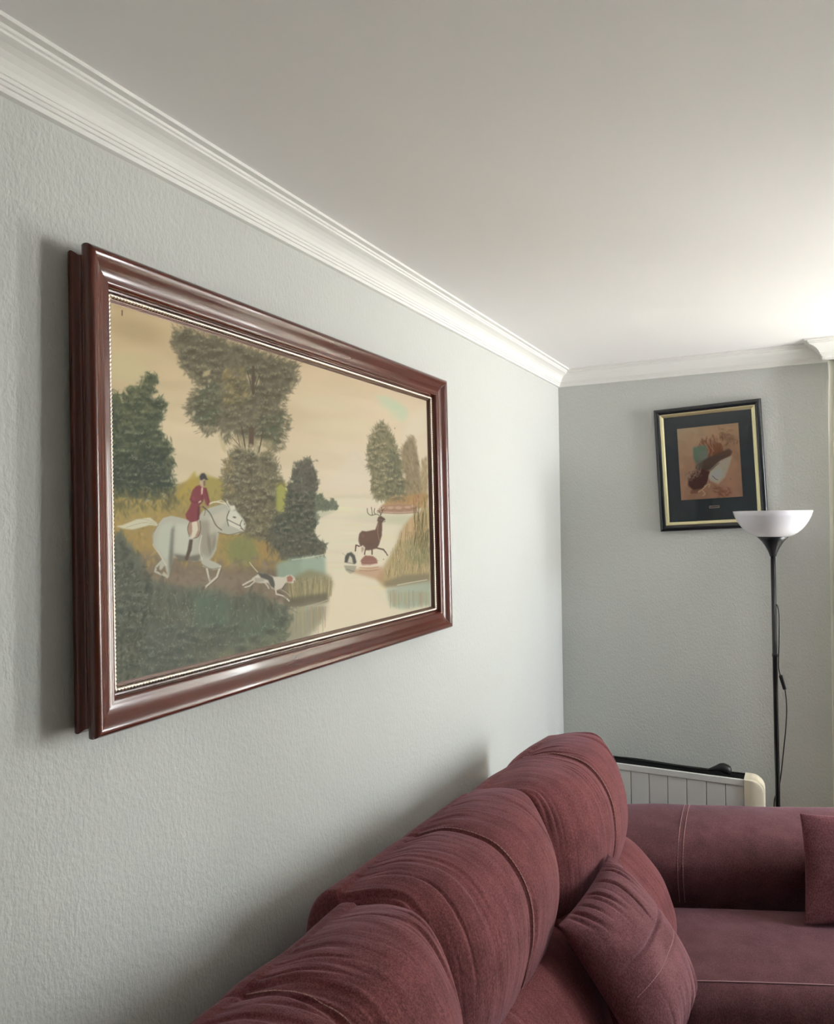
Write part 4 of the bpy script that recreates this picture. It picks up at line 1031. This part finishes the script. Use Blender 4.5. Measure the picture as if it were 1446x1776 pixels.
# ------------------------------------------------------------------ throw pillows
def pillow(name, label, A, B, C, front, T, Tb, bands, seed, gather_amp=.020):
    """A-B is the gathered edge, A-C the other; front is +1/-1 for the side facing the room"""
    A, B, C = map(SW, (A, B, C)); T, Tb = T * KS, Tb * KS
    e1, e2 = B - A, C - A; nrm = np.cross(e2, e1); nrm /= np.linalg.norm(nrm); nrm *= front
    N = 130; aa, bb = np.meshgrid(np.linspace(0, 1, N), np.linspace(0, 1, N)); aa, bb = aa.ravel(), bb.ravel()
    p, q = 2 * aa - 1, 2 * bb - 1
    prof = np.clip(1 - abs(p) ** 2.4, 0, 1) ** .55 * np.clip(1 - abs(q) ** 2.4, 0, 1) ** .55
    pin = .055
    a2 = .5 + .5 * p * (1 - pin * (1 - q * q) ** 1 * abs(p) ** 2); b2 = .5 + .5 * q * (1 - pin * (1 - p * p) * abs(q) ** 2)
    base = A + a2[:, None] * e1 + b2[:, None] * e2
    L1, L2 = np.linalg.norm(e1), np.linalg.norm(e2)
    edge = np.exp(-(bb / .16) ** 1.5) + .7 * np.exp(-((1 - bb) / .16) ** 1.5)
    gat = edge * np.minimum(vnoise(aa * L1 * 74 + 1.2 * vnoise(bb * 4, aa * 3, seed + 3), bb * 2.2, seed), .15) * gather_amp
    soft = .006 * vnoise(aa * 4, bb * 4, seed + 1) * prof
    gr = np.zeros(N * N)
    for (bp_, wd, dp, a0, a1) in bands:
        bow = bp_ + .03 * (1 - p * p)
        gr -= dp * np.exp(-((bb - bow) * L2 / wd) ** 2) * (1 / (1 + np.exp(-(aa - a0) * 40))) * (1 / (1 + np.exp((aa - a1) * 40)))
    gr -= .009 * np.exp(-((aa - .42 - .12 * (bb - .2)) * L1 / .005) ** 2) * np.exp(-((bb - .22) / .13) ** 4) * (1 if bands else 0)
    front_p = base + nrm * (prof * T + gat * np.minimum(1, prof * 3) + soft + gr)[:, None]
    back_p = base - nrm * (prof * Tb - gat * .5 * np.minimum(1, prof * 3))[:, None]
    F1 = [(j * N + i, j * N + i + 1, (j + 1) * N + i + 1, (j + 1) * N + i) for j in range(N - 1) for i in range(N - 1)]
    F2 = [tuple(k + N * N for k in f_[::-1]) for f_ in F1]
    ctr = A + .5 * e1 + .5 * e2
    V_ = np.concatenate([front_p, back_p])
    me = bpy.data.meshes.new(name); me.from_pydata((V_ - ctr).tolist(), [], F1 + F2); me.update()
    bm = bmesh.new(); bm.from_mesh(me); bmesh.ops.remove_doubles(bm, verts=bm.verts, dist=.0004); bmesh.ops.recalc_face_normals(bm, faces=bm.faces); bm.to_mesh(me); bm.free()
    me.polygons.foreach_set('use_smooth', [True] * len(me.polygons)); me.materials.append(M['fab_pillow'])
    o = bpy.data.objects.new(name, me); o.location = ctr + np.array([0, 0, DATUM]); COL.objects.link(o)
    tag(o, label, 'pillow', 'burgundy throw pillows')
    return o, front_p.reshape(N, N, 3), nrm

P1, fp, nr = pillow('throw_pillow', 'square burgundy throw pillow with gathered edge leaning on the sofa back cushions', (-.493, 2.090, .780), (-.522, 1.710, .760), (-.262, 2.053, .496), -1, .100, .035,
                    [(.40, .005, .012, .10, .88), (.55, .004, .003, -.2, 1.2)], 4)
row = fp[int(.565 * 130), 9:121:2] + nr * .0012
parts = []
for i in range(0, len(row) - 1, 1):
    parts.append(bar(row[i], row[i] + (row[i + 1] - row[i]) * .75, .0007))
v, f = join_vf(parts)
mesh_obj('stitching', np.array(v) + [0, 0, DATUM] - np.array(P1.location), f, M['thread'], P1, False, False)
tl_, bl_ = np.array(arm_w(.372, -.075, .757)), np.array(arm_w(.350, -.150, .446))
ux = np.array([math.cos(ANG), math.sin(ANG), 0])
pillow('throw_pillow', 'burgundy throw pillow standing on the chaise seat at the right edge, against the low arm', tl_, tl_ + ux * .42, bl_, -1, .075, .03, [], 15, .003)

# ------------------------------------------------------------------ floor lamp
LX, LY = -0.1181, 3.58
LK = 1.038
lamp = thing('floor_lamp', 'black uplighter floor lamp with a white bowl shade beside the radiator', 'lamp', (LX, LY, -DATUM))
def lpart(name, prof, m, n=48, label=None, smooth=True):
    prof = [(r * (1.0 if z < .1 else LK), z - DATUM if z < .1 else 1.7 + (z - 1.7) * LK) for r, z in prof]
    v, f = lathe(prof, LX, LY, n, False)
    o = mesh_obj(name, v, f, M[m], lamp, smooth); fix_normals(o)
    if label: o['label'] = label
    return o
lpart('base', [(.0005, 0.0), (.130, 0.0), (.131, .008), (.126, .016), (.06, .024), (.020, .030), (.010, .040), (.0005, .040)], 'black_metal')
lpart('pole', [(.0005, .030), (.0098, .030), (.0098, 1.120), (.0115, 1.122), (.0115, 1.134), (.0098, 1.136), (.0098, 1.540), (.0005, 1.540)], 'black_metal', 20)
sock = lpart('socket_cone', [(.0005, 1.535), (.0125, 1.535), (.0150, 1.546), (.0205, 1.560), (.0300, 1.578), (.0430, 1.598), (.0610, 1.6165), (.0590, 1.6170), (.0005, 1.6170)], 'black_metal')
bo = [(.0620, 1.6170), (.0800, 1.6245), (.0960, 1.6345), (.1110, 1.6480), (.1240, 1.6640), (.1350, 1.6820), (.1440, 1.7010), (.1510, 1.7225)]
lpart('lamp_shade', [(.0005, 1.6172)] + bo + [(r - .003, z + .001) for r, z in bo[::-1]] + [(.0005, 1.6200)], 'shade', 64, 'white bowl shade')
v, f = tube([(LX + .008, LY - .004, 1.3242), (LX + .014, LY - .006, 1.3159), (LX + .019, LY - .008, 1.2848), (LX + .018, LY - .008, 1.1966), (LX + .0135, LY - .009, 1.0772), (LX + .0155, LY - .009, 1.0409), (LX + .0205, LY - .009, 1.0201)], .0026, 8)
mesh_obj('power_cord', v, f, M['black_plastic'], lamp, True)
v, f = tube([(LX + .036, LY - .009, 0.9651), (LX + .040, LY - .010, 0.9267), (LX + .041, LY - .010, 0.8748), (LX + .036, LY - .008, 0.7969), (LX + .029, LY - .005, 0.7295), (LX + .017, LY + .002, 0.6205), (LX + .008, LY + .012, 0.5582), (LX - .004, LY + .014, 0.5167), (LX - .013, LY, 0.4855), (LX - .015, LY - .006, 0.4336), (LX - .014, LY - .004, 0.3506), (LX - .012, LY, 0.1500), (LX - .02, LY + .05, -0.0200), (LX - .05, LY + .13, -0.1350), (LX - .06, LY + .2, -0.1465)], .0026, 8)
mesh_obj('power_cord', v, f, M['black_plastic'], lamp, True)
a_, b_ = Vector((LX + .0195, LY - .009, 1.0253)), Vector((LX + .0365, LY - .009, 0.9630))
v, f = box_vf(-.0095, .0095, -.0075, .0075, -.031, .031)
rot = (b_ - a_).to_track_quat('Z', 'Y').to_matrix(); mid = (a_ + b_) / 2
v = [tuple(mid + rot @ Vector(q)) for q in v]
bevel(mesh_obj('switch', v, f, M['black_plastic'], lamp), .004, 2)

# ------------------------------------------------------------------ electric radiator
RY0, RY1, RZ0, RZ1 = 3.570, 3.668, -0.040, 0.5585
rad = thing('electric_radiator', 'white electric radiator with upright panels and cream ends behind the sofa arm', 'radiator', (-.60, 3.62, -DATUM))
edges = [-.897, -.815, -.733, -.651, -.5695, -.4875, -.4050, -.3255, -.2495]
for a, b in zip(edges[:-1], edges[1:]):
    v, f = box_vf(a + .0011, b - .0011, RY0 + .004, RY1 - .010, RZ0, RZ1 - .030)
    bevel(mesh_obj('radiator_panel', v, f, M['rad_white'], rad), .0022, 2)
v, f = box_vf(edges[0], edges[-1], RY0 + .012, RY1 - .014, RZ0 + .01, RZ1 - .034)
mesh_obj('core', v, f, M['black_plastic'], rad)
v, f = box_vf(edges[0], edges[-1], RY0, RY0 + .010, RZ1 - .0295, RZ1)
bevel(mesh_obj('top_rail', v, f, M['rad_white'], rad), .003, 2)
v, f = box_vf(edges[0], edges[-1], RY1 - .008, RY1, RZ1 - .030, RZ1)
bevel(mesh_obj('top_rail', v, f, M['black_plastic'], rad), .002, 2)
v, f = box_vf(edges[0], edges[-1], RY0 + .0105, RY1 - .0085, RZ1 - .0295, RZ1 - .014)
mesh_obj('grille_tray', v, f, M['black_plastic'], rad)
for i in range(9):
    y = RY0 + .018 + i * .0078
    v, f = box_vf(edges[0], edges[-1], y - .0014, y + .0014, RZ1 - .014, RZ1 - .003)
    mesh_obj('grille_bar', v, f, M['black_plastic'], rad)
def end_cap(x_in, x_out):
    s = 1 if x_out > x_in else -1; w = abs(x_out - x_in); r = .052
    prof = [(0, RZ0 - .01), (w, RZ0 - .01)] + [(w - r + r * math.cos(t), RZ1 + .004 - r + r * math.sin(t)) for t in np.linspace(0, math.pi / 2, 9)] + [(0, RZ1 + .004)]
    rr = []
    for y, k in ((RY0 - .004, .90), (RY0 - .001, .97), (RY0 + .006, 1.0), (RY1 - .006, 1.0), (RY1 + .001, .97), (RY1 + .003, .92)):
        P = np.array(prof); c = np.array([0, (RZ0 + RZ1) / 2]); P = c + (P - c) * [k, 1 - (1 - k) * .15]
        rr.append(np.stack([x_in + s * P[:, 0], np.full(len(P), y), P[:, 1]], 1))
    v, f = loft(rr, True, True)
    o = fix_normals(mesh_obj('end_cap', v, f, M['rad_cream'], rad)); o['label'] = 'cream plastic end cap'
    for p_ in o.data.polygons: p_.use_smooth = True
    md = o.modifiers.new('edge', 'EDGE_SPLIT'); md.split_angle = math.radians(40)
end_cap(edges[-1] + .0005, -.1700); end_cap(edges[0] - .0005, -.978)
for x in (-.84, -.30):
    v, f = box_vf(x - .02, x + .02, RY0 - .05, RY1 + .05, -DATUM, .030 - DATUM)
    bevel(mesh_obj('foot', v, f, M['rad_cream'], rad), .006, 2)
    v, f = box_vf(x - .012, x + .012, RY0 + .03, RY1 - .03, .030 - DATUM, RZ0 + .005)
    mesh_obj('foot_post', v, f, M['rad_cream'], rad)
# its own flex and plug lying along the top
v, f = tube([(-.88, 3.650, RZ1 + .004), (-.78, 3.648, RZ1 + .0045), (-.70, 3.640, RZ1 + .004), (-.60, 3.632, RZ1 + .005), (-.50, 3.628, RZ1 + .004), (-.42, 3.622, RZ1 + .006), (-.385, 3.618, RZ1 + .012)], .0036, 8)
mesh_obj('power_flex', v, f, M['black_plastic'], rad, True)
v, f = tube([(-.86, 3.640, RZ1 + .004), (-.74, 3.656, RZ1 + .0045), (-.62, 3.650, RZ1 + .004), (-.52, 3.640, RZ1 + .004), (-.44, 3.632, RZ1 + .004)], .0034, 8)
mesh_obj('power_flex', v, f, M['black_plastic'], rad, True)
rings = []
for x, z, ry, rz in ((-.405, .008, .004, .004), (-.388, .013, .008, .008), (-.368, .021, .013, .012), (-.350, .027, .020, .018), (-.334, .026, .023, .022), (-.318, .022, .022, .021), (-.306, .019, .018, .017), (-.302, .019, .005, .005)):
    t = np.linspace(0, 2 * math.pi, 16, endpoint=False)
    rings.append(np.stack([np.full(16, x), 3.615 + ry * np.cos(t), RZ1 + z + rz * np.sin(t)], 1))
v, f = loft(rings, True, True)
pg_ = fix_normals(mesh_obj('plug', v, f, M['black_plastic'], rad, True))
for dy in (-.0095, .0095):
    v, f = tube([(-.325, 3.615 + dy, RZ1 + .010), (-.322, 3.613 + dy, RZ1 - .002), (-.320, 3.612 + dy, RZ1 - .010)], .0024, 8, 2)
    v = v - np.array(rad.location)
    mesh_obj('pin', v, f, M['gold'], pg_, True, False)

# ------------------------------------------------------------------ curtain at the left of the window
def curtain(name, label, x0, x1, y, z0, z1, npl, seed):
    n = npl * 14; xs = np.linspace(x0, x1, n + 1); zs = np.linspace(z1, z0, 36); V = []
    for z in zs:
        h_ = (z1 - z) / (z1 - z0); amp = .010 + .020 * min(1, h_ * 3)
        ph = np.linspace(0, npl * 2 * math.pi, n + 1) + .5 * vnoise(xs * 3, np.full(n + 1, h_ * 2), seed)
        off = .006 * math.exp(-((h_ - .02) / .012) ** 2)
        yy = y + amp * np.sin(ph) + .004 * vnoise(xs * 20, np.full(n + 1, h_ * 5), seed + 1)
        xx = xs + .006 * np.cos(2 * ph) * h_ - .020 * h_ * (1 - (xs - x0) / (x1 - x0)) + off * (1 - (xs - x0) / (x1 - x0))
        V.append(np.stack([xx, yy, np.full(n + 1, z)], 1))
    v, f = loft(V, False, False)
    o = mesh_obj(name, v, f, M['curtain'], None, True, True, (x0, y, z0))
    md = o.modifiers.new('cloth', 'SOLIDIFY'); md.thickness = .0012
    return tag(o, label, 'curtain', 'window curtains')
curtain('curtain', 'off-white pleated curtain hanging beside the window at the right edge', .106, .98, 3.745, .02 - DATUM, Z_CEIL - .080, 12, 3)
curtain('curtain', 'unseen off-white pleated curtain added at the far side of the balcony window to filter its light', 1.18, 1.98, 3.745, .02 - DATUM, Z_CEIL - .080, 11, 9)  # unseen second curtain, added for its effect on the window light
